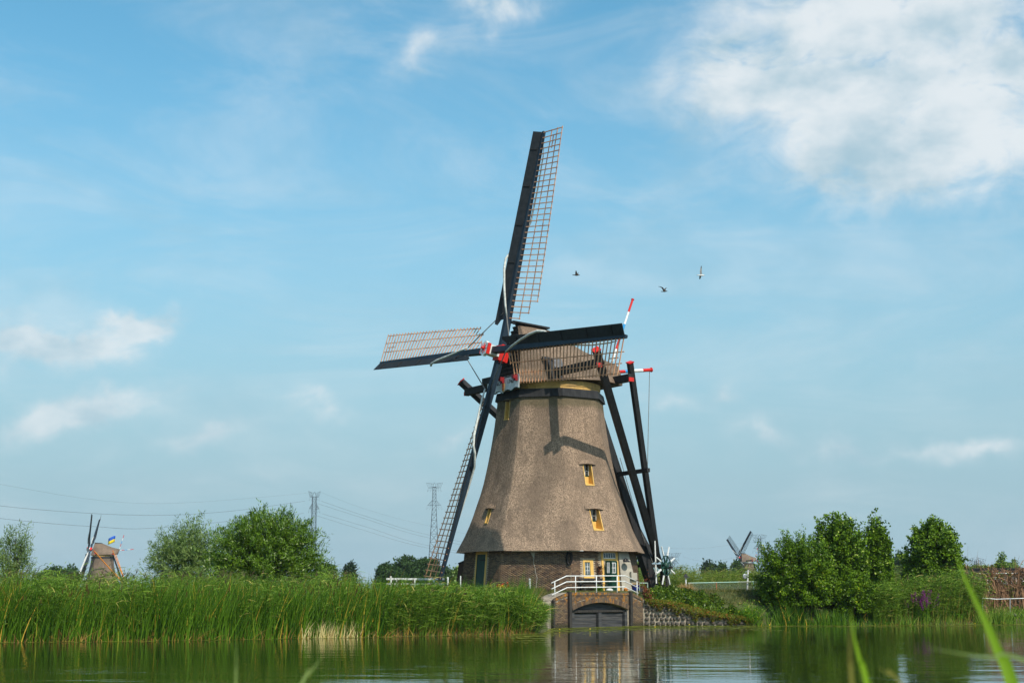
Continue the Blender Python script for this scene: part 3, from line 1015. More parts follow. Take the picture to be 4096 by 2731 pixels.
    m.tube([Hc - n * 0.6, M(1.5, 0, 15.45)], 0.30, 10, 1)
    poll = m.build('windshaft_poll', [MAT['red_paint'], MAT['black_wood'], MAT['white_paint']], root)
    pl = []
    for (a, b_) in [(-0.37, -0.30), (-0.2, -0.36), (-0.08, -0.45), (0.08, -0.45), (0.2, -0.36), (0.37, -0.30), (0.37, 0.30), (0.2, 0.36), (0.08, 0.45), (-0.08, 0.45), (-0.2, 0.36), (-0.37, 0.30)]:
        pl.append(Hc + n * 0.68 + e1 * a + e2 * b_)
    face = MB().prism(pl, n * 0.20).build('poll_face', MAT['white_paint'], root)
    if detail:
        st = []
        for i in range(16):
            a = math.pi * 2 * i / 16
            rr = 0.33 if i % 2 == 0 else 0.09
            st.append(Hc + n * 0.882 + (e1 * math.cos(a) + e2 * math.sin(a)) * rr)
        MB().prism(st, n * 0.03).build('star', MAT['red_paint'], face)
        MB().lathe(Hc + n * 0.90, [(0.10, 0), (0.09, 0.10), (0.05, 0.16)], 10, n).build('knob', MAT['red_paint'], face, smooth=True)
    # through beams and braces to the tail
    T = M(-7.9, 0, 2.4)
    def capped(p0, p1, wd, nm, mats, up=(0, 0, 1), red0=True):
        p0, p1 = np.array(p0), np.array(p1)
        d = (p1 - p0) / np.linalg.norm(p1 - p0)
        m = MB().beam(p0, p1, wd, wd, up)
        if red0:
            m.beam(p0 - d * 0.05, p0 + d * 0.02, wd + 0.07, wd + 0.07, up, 1)
        return m.build(nm, mats, root)
    bm, rm = MAT[braces], MAT['red_paint']
    zs = 14.56
    for s_, wl, nm in ((1.64, 7.17, 'long_cross_beam'), (-3.3, 3.76, 'short_cross_beam')):
        m = MB().beam(M(s_, -wl, zs), M(s_, wl, zs), 0.36, 0.44)
        for q in (-1, 1):
            m.beam(M(s_, q * (wl - 0.02), zs - 0.12), M(s_, q * (wl + 0.05), zs - 0.12), 0.37, 0.24, mi=1)
        m.build(nm, [MAT['black_wood'], rm], root)
        for q in (-1, 1):
            end = np.array(M(s_ - 0.28, q * (wl - 0.25), zs))
            foot = T + np.array([0, 0, 1.6]) + ph * 0.25 * q
            d = (end - foot) / np.linalg.norm(end - foot)
            capped(end + d * 1.0, foot - d * 0.3, (0.37 if detail else 0.26) if s_ > 0 else (0.30 if detail else 0.22), 'long_brace' if s_ > 0 else 'short_brace', [bm, rm], up=nh)
    MB().beam(M(-3.0, 0, 14.3), T + np.array([0, 0, -0.7]), 0.46, 0.42, up=nh, w2=0.55, h2=0.62).build('tail_pole', MAT['black_wood'], root)
    f_ = (14.3 - 9.05) / 12.6
    MB().beam(M(-3.0 - f_ * 4.9 + 0.1, -2.6, 9.0), M(-3.0 - f_ * 4.9 + 0.1, 3.25, 9.1), 0.22, 0.24).build('tail_cross_tie', MAT['black_wood'], root)
    # flag poles on the back of the cap
    def bands(p0, p1, seq, r, nm):
        p0, p1 = np.array(p0), np.array(p1)
        m = MB(); k = len(seq)
        for i, c in enumerate(seq):
            a, b_ = p0 + (p1 - p0) * (i / k), p0 + (p1 - p0) * ((i + 1) / k)
            m.tube([a, b_], r, 8, c)
        d = (p1 - p0) / np.linalg.norm(p1 - p0)
        m.lathe(p1, [(r * 1.3, 0), (r * 1.5, 0.05), (r * 0.9, 0.10)], 8, d, 0)
        return m.build(nm, [rm, MAT['white_paint'], MAT['blue_paint']], root)
    if detail:
        bands(at(2448, 1447, 89.2), at(2530, 1200, 91.0), [1, 0, 2, 1, 0], 0.075, 'flagpole')
        tipb = at(2603, 1479, 91.3)
        bands(at(2462, 1488, 89.0), tipb, [0, 2, 1, 0], 0.11, 'signal_pole')
        MB().tube([tipb + [-0.08, 0, -0.1], at(2590, 1865, 91.3)], 0.02, 5).build('hoist_rope', MAT['rope'], root)
    else:
        bands(M(-4.9, 0, 16.0), M(-6.0, 0, 20.2), [1, 0, 2, 1, 0], 0.09, 'flagpole')
        bands(M(-4.7, 0, 15.6), M(-9.0, 0, 16.0), [1, 0, 2, 1, 0], 0.09, 'signal_pole')
    # brick foot
    m = MB()
    BR = lambda z: np.interp(z, [1.6, 4.35], [5.49, 5.24])
    for psi in psis:
        q = [fpos(psi, sx * BR(z) * S8, z, R=BR(z)) for z in (1.5, 4.35) for sx in (-1, 1)]
        i_ = [fpos(psi, sx * (BR(z) - 0.5) * S8, z, R=BR(z) - 0.5) for z in (1.5, 4.35) for sx in (-1, 1)]
        m.hexa([i_[0], i_[1], q[1], q[0], i_[2], i_[3], q[3], q[2]])
    wall = m.build('brick_wall', MAT['mortar'] if detail else MAT['thatch_far'], root)
    return dict(root=root, wall=wall, fpos=fpos, psis=psis, BR=BR, holes=holes, body=body, cap=cap, M=M, nh=nh, ph=ph, T=T, n=n, e1=e1, e2=e2, Hc=Hc)


MC = (2.356, 86.185)
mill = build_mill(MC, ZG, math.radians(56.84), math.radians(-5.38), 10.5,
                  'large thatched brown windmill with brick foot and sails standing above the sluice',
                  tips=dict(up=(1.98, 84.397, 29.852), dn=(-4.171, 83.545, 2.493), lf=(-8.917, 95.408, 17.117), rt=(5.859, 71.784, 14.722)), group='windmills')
ROOT, WALL, fpos, PSI, BR, M = mill['root'], mill['wall'], mill['fpos'], mill['psis'], mill['BR'], mill['M']
nh, ph, T = mill['nh'], mill['ph'], mill['T']
PS_R, PS_F, PS_L, PS_RR = PSI[0], PSI[7], PSI[6], PSI[1]     # faces turned to +33, -12, -57 and +78 degrees

# ---- window slots in the thatch: yellow cheeks, sloping sill, sash with white bars, reed eyebrow
def slot(psi, q, glazed=True):
    u0, u1, z0, z1 = q
    top = np.interp(z1, PZ, PR)
    dep = 0.30
    P = lambda u, z, o: fpos(psi, u, z, o, R=top)     # vertical plane flush with the slot head
    S = lambda u, z, o=0.0: fpos(psi, u, z, o)         # thatch face
    nr = P(0, z0, 1) - P(0, z0, 0)
    tg = P(1, z0, 0) - P(0, z0, 0)
    m = MB()
    for u, sgn in ((u0, 1), (u1, -1)):
        m.prism([P(u, z1, -dep), P(u, z0, -dep), S(u, z0, 0.02), S(u, z1, 0.02)], tg * 0.05 * sgn)
    zs_ = z0 + (z1 - z0) * 0.42
    m.prism([P(u0, z0 + 0.13, -dep), P(u1, z0 + 0.13, -dep), S(u1, z0, 0.05), S(u0, z0, 0.05)], np.array([0, 0, -0.06]))
    m.box(P((u0 + u1) / 2, (z0 + zs_) / 2, -dep + 0.06), tg * (u1 - u0) / 2, np.array([0, 0, (zs_ - z0) / 2]), nr * 0.03)
    fr = m.build('window_frame', MAT['yellow_paint'], ROOT)
    c = P((u0 + u1) / 2, (zs_ + z1) / 2, -dep + 0.04)
    MB().box(c, tg * (u1 - u0) / 2, np.array([0, 0, (z1 - zs_) / 2]), nr * 0.02).build('pane', MAT['glass'], fr)
    m = MB()
    hw, hh = (u1 - u0) / 2, (z1 - zs_) / 2
    for x in (-1, 1):
        m.box(c + tg * (hw - 0.055) * x + nr * 0.03, tg * 0.03, np.array([0, 0, hh]), nr * 0.02, 0)
    m.box(c - np.array([0, 0, hh - 0.04]) + nr * 0.034, tg * hw, np.array([0, 0, 0.04]), nr * 0.02, 1)
    m.box(c + nr * 0.031, tg * 0.018, np.array([0, 0, hh]), nr * 0.016, 0)
    m.box(c + nr * 0.033, tg * hw, np.array([0, 0, 0.018]), nr * 0.016, 0)
    m.build('sash', [MAT['white_paint'], MAT['green_paint']], fr)
    m = MB()
    ey = []
    for i in range(7):
        a = -1 + i / 3
        ey.append((S(0, z1, 0.02) - S(0, z1, 0) * 0 + tg * (a * (hw + 0.30) + (u0 + u1) / 2), a))
    for i in range(6):
        a0, a1 = ey[i], ey[i + 1]
        l = lambda e: e[0] + np.array([0, 0, 0.05 * (1 - abs(e[1]) ** 2)])
        d = lambda e: nr * (0.02 + 0.14 * (1 - e[1] ** 2))
        m.hexa([l(a0) - nr * 0.1, l(a1) - nr * 0.1, l(a1) + d(a1), l(a0) + d(a0), l(a0) - nr * 0.12 + [0, 0, 0.22], l(a1) - nr * 0.12 + [0, 0, 0.22], l(a1) - nr * 0.07 + [0, 0, 0.24], l(a0) - nr * 0.07 + [0, 0, 0.24]])
    m.build('thatch_eyebrow', MAT['thatch'], fr)

for k, hl in mill['holes'].items():
    for i, q in enumerate(hl):
        slot(PSI[k], q)

# ---- details of the cap front: name board with date, crest, red brackets
n_, e1_, e2_ = mill['n'], mill['e1'], mill['e2']
m = MB()
zb = lambda w_: 13.62 + 0.14 * abs(math.sin(w_ * 3.4)) - 0.10 * (1 - abs(w_) / 1.75)
for mi, z_off, so in ((0, 0.0, 0.0), (1, -0.06, -0.03)):
    P, top = [], []
    for i in range(29):
        w_ = -1.75 + 3.5 * i / 28
        P.append(M(3.46 + so, w_, zb(w_) + z_off)); top.append(M(3.40 + so, w_, 14.50 if mi == 0 else zb(w_) + 0.1))
    for i in range(28):
        a = [P[i], P[i + 1], top[i + 1], top[i]]
        m.prism(a, nh * 0.03, mi)
bd = m.build('name_board', [MAT['white_paint'], MAT['dark_green']], ROOT)
def text_on(body, size, loc, mat, parent, name='lettering'):
    cu = bpy.data.curves.new(name, 'FONT')
    cu.body = body
    cu.size = size
    cu.extrude = 0.004
    cu.align_x = 'CENTER'
    tmp = bpy.data.objects.new(name, cu)
    COL.objects.link(tmp)
    bpy.context.view_layer.update()
    me = bpy.data.meshes.new_from_object(tmp.evaluated_get(bpy.context.evaluated_depsgraph_get()))
    bpy.data.objects.remove(tmp)
    R = Matrix((ph, (0, 0, 1), nh)).transposed().to_4x4()
    me.transform(Matrix.Translation(Vector(loc) - Vector(ORG[parent.name])) @ R)
    me.materials.append(mat)
    return link_mesh(name, me, parent)
text_on('ANNO', 0.34, M(3.502, -0.72, 14.02), MAT['black_wood'], bd)
text_on('1740', 0.34, M(3.502, 0.86, 14.02), MAT['black_wood'], bd)
m = MB()
for w_ in (0.06, 1.50):
    m.box(M(3.62, w_, 14.34), nh * 0.14, ph * 0.12, np.array([0, 0, 0.12]))
    m.box(M(3.54, w_, 14.17), nh * 0.08, ph * 0.11, np.array([0, 0, 0.07]))
m.build('bracket', MAT['red_shaded'], ROOT)
sh = [(-0.15, 0.24), (0.15, 0.24), (0.15, -0.05), (0.08, -0.2), (0, -0.27), (-0.08, -0.2), (-0.15, -0.05)]
cr = MB().prism([M(3.50, 0.10 + a, 13.84 + b_) for a, b_ in sh], nh * 0.02).build('crest', MAT['yellow_paint'], bd)
li = [(-0.02, 0.19), (0.04, 0.17), (0.03, 0.11), (0.08, 0.13), (0.07, 0.05), (0.03, 0.03), (0.02, -0.06), (0.08, -0.10), (0.05, -0.16), (0.0, -0.10), (-0.04, -0.18), (-0.06, -0.10), (-0.03, -0.02), (-0.09, 0.0), (-0.05, 0.06), (-0.08, 0.13), (-0.03, 0.10)]
MB().prism([M(3.522, 0.10 + a, 13.86 + b_) for a, b_ in li], nh * 0.012).build('crest', MAT['red_paint'], bd)
# beam head under the cap front (left behind the sail) and the opening where the cross beam leaves the cap
m = MB()
m.beam(M(3.3, -0.9, 14.5), M(3.3, -2.4, 14.5), 0.3, 0.4)
m.build('front_beam', MAT['black_wood'], ROOT)
m = MB()
m.box(M(1.62, 2.62, 14.86), nh * 0.42, ph * 0.34 + np.array([0, 0, -0.2]), np.array([0, 0, 0.56]) - ph * 0.25)
m.box(M(1.35, 2.72, 15.18), nh * 0.34, ph * 0.02 + np.array([0, 0, 0.0]), np.array([0, 0, 0.30]) - ph * 0.14, 1)
m.build('beam_hatch', [MAT['black_wood'], MAT['corrugated']], mill['cap'])

# ---- brick foot: doors, window, column, bricks
def wf(psi, u, z, o=0.0): return fpos(psi, u, z, o, R=BR(z))
blocked = {0: [], 7: [], 6: [], 1: []}
def wbox(psi, u0, u1, z0, z1, o0, o1, mi=0, m=None):
    m = m or MB()
    k = [wf(psi, u0, z0, o0), wf(psi, u1, z0, o0), wf(psi, u1, z0, o1), wf(psi, u0, z0, o1), wf(psi, u0, z1, o0), wf(psi, u1, z1, o0), wf(psi, u1, z1, o1), wf(psi, u0, z1, o1)]
    return m.hexa(k, mi)
# front door with transom light, leaf standing open
m = MB()
for (a, b_, c, d) in ((0.08, 0.22, 1.86, 4.18), (1.10, 1.26, 1.86, 4.18), (0.22, 1.10, 4.06, 4.18), (0.22, 1.10, 3.60, 3.72)):
    wbox(PS_R, a, b_, c, d, -0.1, 0.035, 0, m)
door_f = m.build('door_frame', MAT['yellow_paint'], ROOT)
m = MB()
wbox(PS_R, 0.22, 1.10, 3.72, 4.06, -0.1, 0.006, 0, m)
for i in range(6):
    a = 0.24 + i * 0.168
    wbox(PS_R, a - 0.012, a + 0.012, 3.74, 4.04, -0.05, 0.022, 1, m)
wbox(PS_R, 0.22, 1.10, 3.72, 3.76, -0.05, 0.02, 1, m); wbox(PS_R, 0.22, 1.10, 4.02, 4.06, -0.05, 0.02, 1, m)
m.build('transom_light', [MAT['glass'], MAT['white_paint']], door_f)
def leaf(u0, u1, name, o0=-0.06, o1=0.015, open_=None):
    """half-glazed green door leaf; open_: swings out from its left edge by this many radians"""
    zs = 1.90; ze = 3.58
    hin = wf(PS_R, u0, zs, 0.03)
    tg = wf(PS_R, 1, zs) - wf(PS_R, 0, zs); nr = wf(PS_R, 0, zs, 1) - wf(PS_R, 0, zs, 0)
    if open_:
        tg, nr = tg * math.cos(open_) + nr * math.sin(open_), nr * math.cos(open_) - tg * math.sin(open_)
    wdt = u1 - u0
    B = lambda a, b_, z0, z1, q0, q1, mi, m: m.box(hin + tg * (a + b_) / 2 + nr * (q0 + q1) / 2 + np.array([0, 0, (z0 + z1) / 2 - zs]), tg * (b_ - a) / 2, np.array([0, 0, (z1 - z0) / 2]), nr * abs(q1 - q0) / 2, mi)
    m = MB()
    B(0, wdt, zs, ze, -0.05, -0.01, 0, m)
    B(0, wdt, 2.74, 2.80, -0.01, 0.02, 0, m)
    for a in np.linspace(0.12, wdt - 0.12, 5):
        B(a - 0.006, a + 0.006, zs + 0.05, 2.7, -0.01, 0.004, 0, m)
    d = m.build(name, MAT['green_paint'], ROOT)
    g0, g1 = 0.14, wdt - 0.14
    m = MB(); B(g0, g1, 2.92, 3.46, -0.01, -0.002, 0, m); m.build('pane', MAT['curtain_glass'], d)
    m = MB()
    for a in (g0, (g0 + g1) / 2, g1):
        B(a - 0.016, a + 0.016, 2.90, 3.48, -0.004, 0.012, 0, m)
    for z in (2.91, 3.19, 3.47):
        B(g0, g1, z - 0.016, z + 0.016, -0.004, 0.010, 0, m)
    m.build('glazing_bars', MAT['white_paint'], d)
    return d
leaf(0.44, 1.10, 'door')
leaf(0.22, 0.64, 'door', open_=1.15)
m = MB(); wbox(PS_R, 0.0, 1.3, 1.80, 1.90, -0.05, 0.30, 0, m); m.build('doorstep', MAT['concrete'], ROOT)
blocked[0].append((0.02, 1.30, 1.8, 4.3))
# window
m = MB()
for (a, b_, c, d) in ((-1.22, -1.12, 2.62, 3.62), (-0.74, -0.52, 2.62, 3.62), (-1.12, -0.74, 3.50, 3.62), (-1.12, -0.74, 2.62, 2.76)):
    wbox(PS_R, a, b_, c, d, -0.1, 0.03, 0, m)
wbox(PS_R, -1.26, -0.48, 2.56, 2.62, -0.1, 0.10, 0, m)
wfm = m.build('window_frame', MAT['yellow_paint'], ROOT)
m = MB(); wbox(PS_R, -1.12, -0.74, 2.76, 3.50, -0.1, -0.01 + 0.012, 0, m); m.build('pane', MAT['curtain_glass'], wfm)
m = MB()
for (a, b_, c, d) in ((-1.12, -1.085, 2.76, 3.50), (-0.775, -0.74, 2.76, 3.50), (-1.085, -0.775, 3.46, 3.50), (-1.085, -0.775, 2.76, 2.81)):
    wbox(PS_R, a, b_, c, d, -0.05, 0.022, 0, m)
wbox(PS_R, -0.942, -0.918, 2.81, 3.46, -0.05, 0.018, 1, m)
for z in (3.02, 3.24):
    wbox(PS_R, -1.085, -0.775, z - 0.010, z + 0.010, -0.05, 0.016, 1, m)
wbox(PS_R, -1.085, -1.07, 2.81, 3.46, -0.05, 0.017, 1, m); wbox(PS_R, -0.79, -0.775, 2.81, 3.46, -0.05, 0.017, 1, m)
m.build('sash', [MAT['green_paint'], MAT['white_paint']], wfm)
blocked[0].append((-1.26, -0.48, 2.52, 3.66))
# rendered column beside the door, wider at its foot
m = MB()
m.hexa([wf(PS_R, 1.30, 1.7, -0.2), wf(PS_R, 2.45, 1.7, -0.2), wf(PS_R, 2.45, 1.7, 0.22), wf(PS_R, 1.30, 1.7, 0.22), wf(PS_R, 1.30, 4.22, -0.2), wf(PS_R, 1.98, 4.22, -0.2), wf(PS_R, 1.98, 4.22, 0.06), wf(PS_R, 1.30, 4.22, 0.06)])
m.build('rendered_column', MAT['concrete'], ROOT)
blocked[0].append((1.28, 2.6, 1.6, 4.3))
m = MB(); wbox(PS_R, 1.92, 2.34, 2.52, 2.92, 0.10, 0.34, 0, m); wbox(PS_R, 1.96, 2.06, 2.92, 2.98, 0.14, 0.30, 0, m)
m.build('meter_box', MAT['concrete'], ROOT)
# wall lamp
m = MB()
p0 = wf(PS_R, 1.62, 3.62, 0.10); nrR = wf(PS_R, 0, 3, 1) - wf(PS_R, 0, 3, 0); tgR = wf(PS_R, 1, 3, 0) - wf(PS_R, 0, 3, 0)
m.lathe(p0, [(0.07, 0), (0.07, 0.03)], 10, nrR)
m.tube([p0, p0 + nrR * 0.14 + [0, 0, 0.12], p0 + nrR * 0.30 + [0, 0, 0.10]], 0.018, 6)
m.lathe(p0 + nrR * 0.30 + np.array([0, 0, -0.10]), [(0.22, 0), (0.20, 0.03), (0.07, 0.12), (0.04, 0.2)], 14)
m.build('wall_lamp', MAT['black_wood'], ROOT, smooth=True)
# old green door on the shaded left side
m = MB()
for (a, b_, c, d) in ((-0.62, -0.50, 1.86, 4.16), (0.46, 0.56, 1.86, 4.16), (-0.50, 0.46, 3.98, 4.16)):
    wbox(PS_L, a, b_, c, d, -0.1, 0.05, 0, m)
lf_ = m.build('door_frame', MAT['yellow_paint'], ROOT)
for i in range(5):
    a = -0.50 + i * 0.192
    wbox(PS_L, a + 0.004, a + 0.188, 1.9, 3.98, -0.05, 0.022).build('plank', MAT['green_paint'], lf_)
m = MB(); wbox(PS_L, -0.1, 0.5, 3.62, 3.68, 0.0, 0.05, 0, m); m.build('hinge', MAT['black_wood'], lf_)
blocked[6].append((-0.66, 0.60, 1.6, 4.3))
# light tube under the eaves, crack filled with mortar, coil of cable, bench back
m = MB()
m.tube([wf(PS_F, -1.35, 4.10, 0.14), wf(PS_F, 2.75, 4.10, 0.16)], 0.022, 6)
m.build('eaves_pipe', MAT['white_paint'], ROOT)
m = MB()
cp = [(-0.16, 4.0), (-0.10, 3.72), (-0.12, 3.45), (-0.03, 3.20), (0.0, 2.95), (0.10, 2.62), (0.07, 2.35), (0.05, 2.05)]
for (a, za), (b_, zb_) in zip(cp[:-1], cp[1:]):
    m.beam(wf(PS_F, a, za, 0.016), wf(PS_F, b_, zb_, 0.016), 0.028, 0.012, up=wf(PS_F, 0, 3, 1) - wf(PS_F, 0, 3, 0))
m.prism([wf(PS_F, -0.32, 4.05, 0.016), wf(PS_F, -0.03, 4.05, 0.016), wf(PS_F, -0.09, 3.76, 0.016), wf(PS_F, -0.14, 3.76, 0.016)], (wf(PS_F, 0, 3, 1) - wf(PS_F, 0, 3, 0)) * 0.006)
m.build('mortar_crack', MAT['concrete'], ROOT)
m = MB()
rc = random.Random(4)
for i in range(9):
    c0 = wf(PS_F, 1.93 + rc.uniform(-0.06, 0.06), 3.72 + rc.uniform(-0.06, 0.06), 0.05 + i * 0.012)
    tgF = wf(PS_F, 1, 3) - wf(PS_F, 0, 3)
    rr = rc.uniform(0.8, 1.15)
    m.tube([c0 + tgF * 0.15 * rr * math.cos(a) + np.array([0, 0, 0.36 * rr * math.sin(a)]) for a in np.linspace(0, 2 * math.pi, 13)[:-1]], 0.016, 5, closed=True)
m.build('cable_coil', MAT['black_wood'], ROOT)
# brick buttress on the far left flank
m = MB()
PS_B = PSI[5]
m.hexa([wf(PS_B, 0.9, 1.6, -0.3), wf(PS_B, 2.0, 1.6, -0.3), wf(PS_B, 2.0, 1.6, 0.38), wf(PS_B, 0.9, 1.6, 0.38), wf(PS_B, 0.9, 3.6, -0.3), wf(PS_B, 2.0, 3.6, -0.3), wf(PS_B, 2.0, 3.45, 0.30), wf(PS_B, 0.9, 3.45, 0.30)], 0)
m.hexa([wf(PS_B, 0.86, 3.62, -0.3), wf(PS_B, 2.04, 3.62, -0.3), wf(PS_B, 2.04, 3.46, 0.34), wf(PS_B, 0.86, 3.46, 0.34), wf(PS_B, 0.86, 3.80, -0.3), wf(PS_B, 2.04, 3.80, -0.3), wf(PS_B, 2.04, 3.52, 0.34), wf(PS_B, 0.86, 3.52, 0.34)], 1)
m.build('buttress', [MAT['mill_brick'], MAT['black_wood']], ROOT)

def brick_mesh(name, l, h, d, mat):
    m = MB().box((0, 0, 0), (l / 2, 0, 0), (0, d / 2, 0), (0, 0, h / 2))
    me = bpy.data.meshes.new(name)
    me.from_pydata(m.v, [], m.f)
    me.materials.append(mat)
    return me

def lay_bricks(slots, parent, mat, limit=300, name='brick', rest='brickwork'):
    """slots: (centre, yaw, length, height, depth, priority) -> nearest ones single objects, the rest one part"""
    slots = sorted(slots, key=lambda q: q[5])
    meshes = {}
    for c, yaw, l, h, d, _ in slots[:limit]:
        key = (round(l, 2), round(h, 3), round(d, 2))
        if key not in meshes:
            meshes[key] = brick_mesh('brick', key[0], key[1], key[2], mat)
        o = bpy.data.objects.new(name, meshes[key])
        COL.objects.link(o)
        o.parent = parent
        o.location = c - ORG[parent.name]
        o.rotation_euler = (0, 0, yaw)
    V, F, R = [], [], []
    rg = np.random.default_rng(3)
    for i, (c, yaw, l, h, d, _) in enumerate(slots[limit:]):
        tg = np.array([math.cos(yaw), math.sin(yaw), 0]); nr = np.array([-math.sin(yaw), math.cos(yaw), 0]); zz = np.array([0, 0, 1.0])
        b = MB().box(c, tg * l / 2, nr * d / 2, zz * h / 2)
        F += [tuple(q + len(V) for q in f) for f in b.f]; V += b.v; R += [rg.random()] * 6
    if V:
        o = np_mesh(rest, V, F, mat, parent, rnd=R)
        props(o, kind='stuff')

slots = []
rg = np.random.default_rng(8)
for k in (6, 7, 0, 1):
    z = 1.86; row = 0
    while z < 4.28:
        hf = BR(z) * S8
        u = -hf + (0.0 if row % 2 else 0.105)
        if row % 2 == 0:
            u0 = -hf
        first = True
        while u < hf - 0.03:
            l = 0.198
            if first and row % 2 == 0:
                u = -hf; l = 0.093
            l = min(l, hf - u - 0.006)
            if l > 0.04 and not any(u + l > q[0] and u < q[1] and z + 0.05 > q[2] and z < q[3] for q in blocked[k]):
                c = wf(PSI[k], u + l / 2, z + 0.025, -0.02 + rg.uniform(-0.002, 0.003))
                pri = np.linalg.norm(c - np.array([0, 0, CH])) + (0 if k in (0,) else (1.5 if k == 7 else 30)) - (0.0 if z > 2.1 else -6)
                if k == 7 and c[0] < 1.2: pri += 20
                slots.append((c, PSI[k], l, 0.050, 0.055, pri))
            u += l + 0.012
            first = False
        z += 0.062; row += 1
lay_bricks(slots, WALL, MAT['mill_brick'])

# ---- winding gear at the tail
axw = np.array([0.82, -0.57, 0]) / np.linalg.norm([0.82, -0.57])
hubw = at(2663, 2261, 89.75)
m = MB()
hb = hubw.copy()
m.lathe(hb - axw * 0.16, [(0.20, 0), (0.22, 0.06), (0.22, 0.24), (0.14, 0.32)], 12, axw, 0)
wu = np.array([0, 0, 1.0]); wsd = np.cross(axw, wu)
m.tube([hb + axw * 0.02 + (wsd * math.cos(a) + wu * math.sin(a)) * 0.60 for a in np.linspace(0, 2 * math.pi, 25)[:-1]], 0.035, 6, closed=True)
wh = m.build('winch_wheel', MAT['dark_green'], ROOT)
for i in range(8):
    a = math.radians(22.5 + 45 * i)
    d = wsd * math.cos(a) + wu * math.sin(a)
    m = MB().beam(hb + d * 0.1, hb + d * 0.66, 0.10, 0.07, up=axw, mi=0)
    m.beam(hb + d * 0.66, hb + d * 1.26, 0.095, 0.065, up=axw, mi=1, w2=0.07, h2=0.05)
    m.build('spoke', [MAT['dark_green'], MAT['white_paint']], wh)
zt = T[2]
MB().tube([hubw - axw * 0.1, hubw - axw * 2.0], 0.10, 10).build('winch_axle', MAT['old_post'], ROOT, smooth=True)
m = MB()
for q in (-0.28, 0.28):
    m.beam(T + axw * (0.55 + 0.35 * (q > 0)) + wsd * q * 0.0 + np.array([0, 0, -0.75]), T + axw * (0.45 + 0.35 * (q > 0)) + np.array([0, 0, 1.05]), 0.14, 0.16, up=wsd)
m.beam(T + axw * 0.25 + np.array([0, 0, 0.95]), T + axw * 1.25 + np.array([0, 0, 0.95]), 0.18, 0.14)
m.build('winch_post', MAT['old_post'], ROOT)
for i in range(4):
    MB().box(T + axw * 0.62 + wsd * 0.06 + np.array([0, 0, -0.45 + 0.28 * i]), axw * 0.24, wsd * 0.16, np.array([0, 0, 0.035])).build('step', MAT['old_post'], ROOT)
MB().tube([at(2625, 2332, 89.2), at(2619, 2160, 89.2)], [0.05, 0.045], 7).build('white_pole', MAT['white_paint'], ROOT)
MB().tube([at(2622, 2278, 89.6), at(2566, 2130, 89.6), at(2480, 1830, 88.5)], 0.02, 5).build('winch_rope', MAT['rope'], ROOT)

# ------------------------------------------------------------------ the two far windmills
hubL = at(353, 2195, 440.0)
far_l = build_mill((gx(402, 441), 441.0), hubL[2] - 14.11, math.radians(79), math.radians(45), 18, 'far windmill with orange braces beside a blue and yellow flag', detail=False, braces='orange_paint', thatch='thatch_far', board='white_paint', group='windmills')
hubR = at(2957, 2229, 632.0)
far_r = build_mill((gx(2989, 633), 633.0), hubR[2] - 14.11, math.radians(66), math.radians(52), 5, 'far windmill with crossed black sails seen beyond the white mirror pole', detail=False, thatch='thatch_far', curb='white_paint', group='windmills')
# flag flying from the far mill
f0, f1 = at(462, 2142, 442), at(459, 2168, 442)
V, F, mi = [], [], []
for i in range(9):
    a = i / 8
    for j in range(5):
        q = j / 4
        c = f0 + (f1 - f0) * q
        V.append(c + np.array([-2.15 * a, 0.35 * math.sin(a * 7), -0.75 * a ** 1.4 + 0.12 * math.sin(a * 6 + q)]))
for i in range(8):
    for j in range(4):
        k = i * 5 + j
        F.append((k, k + 1, k + 6, k + 5)); mi.append(0 if j < 2 else 1)
fl = np_mesh('flag', V, F, [MAT['flag_blue'], MAT['flag_yellow']], mat_idx=mi)
so = fl.modifiers.new('cloth', 'SOLIDIFY'); so.thickness = 0.02
props(fl, 'blue and yellow flag flying from the far windmill', 'flag')

# ------------------------------------------------------------------ sluice
US = np.append((SLB - SLA) / np.linalg.norm(SLB - SLA), 0.0)
NS = np.array([US[1], -US[0], 0.0])                    # towards the water
SL = np.linalg.norm(SLB - SLA)
A0 = np.array([SLA[0], SLA[1], 0.0])
W3 = lambda s, z, o=0.0: A0 + US * s + NS * o + np.array([0, 0, z])


def hit(px, py, o=0.0):
    """point of the sluice plane (moved o metres towards the water) seen at a pixel of the photograph -> (s, z)"""
    d = at(px, py, 100.0) - np.array([0, 0, CH])
    P0 = A0 + NS * o
    tt = np.dot(P0 - np.array([0, 0, CH]), NS) / np.dot(d, NS)
    P = np.array([0, 0, CH]) + d * tt
    return np.dot(P - P0, US), P[2]


sP1, sP2 = hit(2275.5, 2450)[0], hit(2519.5, 2450)[0]
sO0, sO1 = hit(2289, 2450)[0], hit(2512, 2450)[0]
sC = (sO0 + sO1) / 2
ZS, ZC, ZT = 0.88, 1.28, 1.80
def wall_top(s):
    if s < sP1: return 1.40 + (ZT - 1.40) * (max(s, 0) / sP1) ** 0.7
    if s > sP2: return ZT - 0.34 * ((s - sP2) / (SL - sP2)) ** 1.2
    return ZT
hw_ = (sO1 - sO0) / 2
rA = (hw_ ** 2 + (ZC - ZS) ** 2) / (2 * (ZC - ZS)); zA_ = ZC - rA
def arch_z(s): return zA_ + math.sqrt(max(rA ** 2 - (s - sC) ** 2, 0)) if abs(s - sC) < hw_ else -9
sl = thing('sluice', (W3(SL / 2, -0.4)), 'brick sluice with arched opening and grey plank doors below the mill', 'sluice')
m = MB()
N = 60
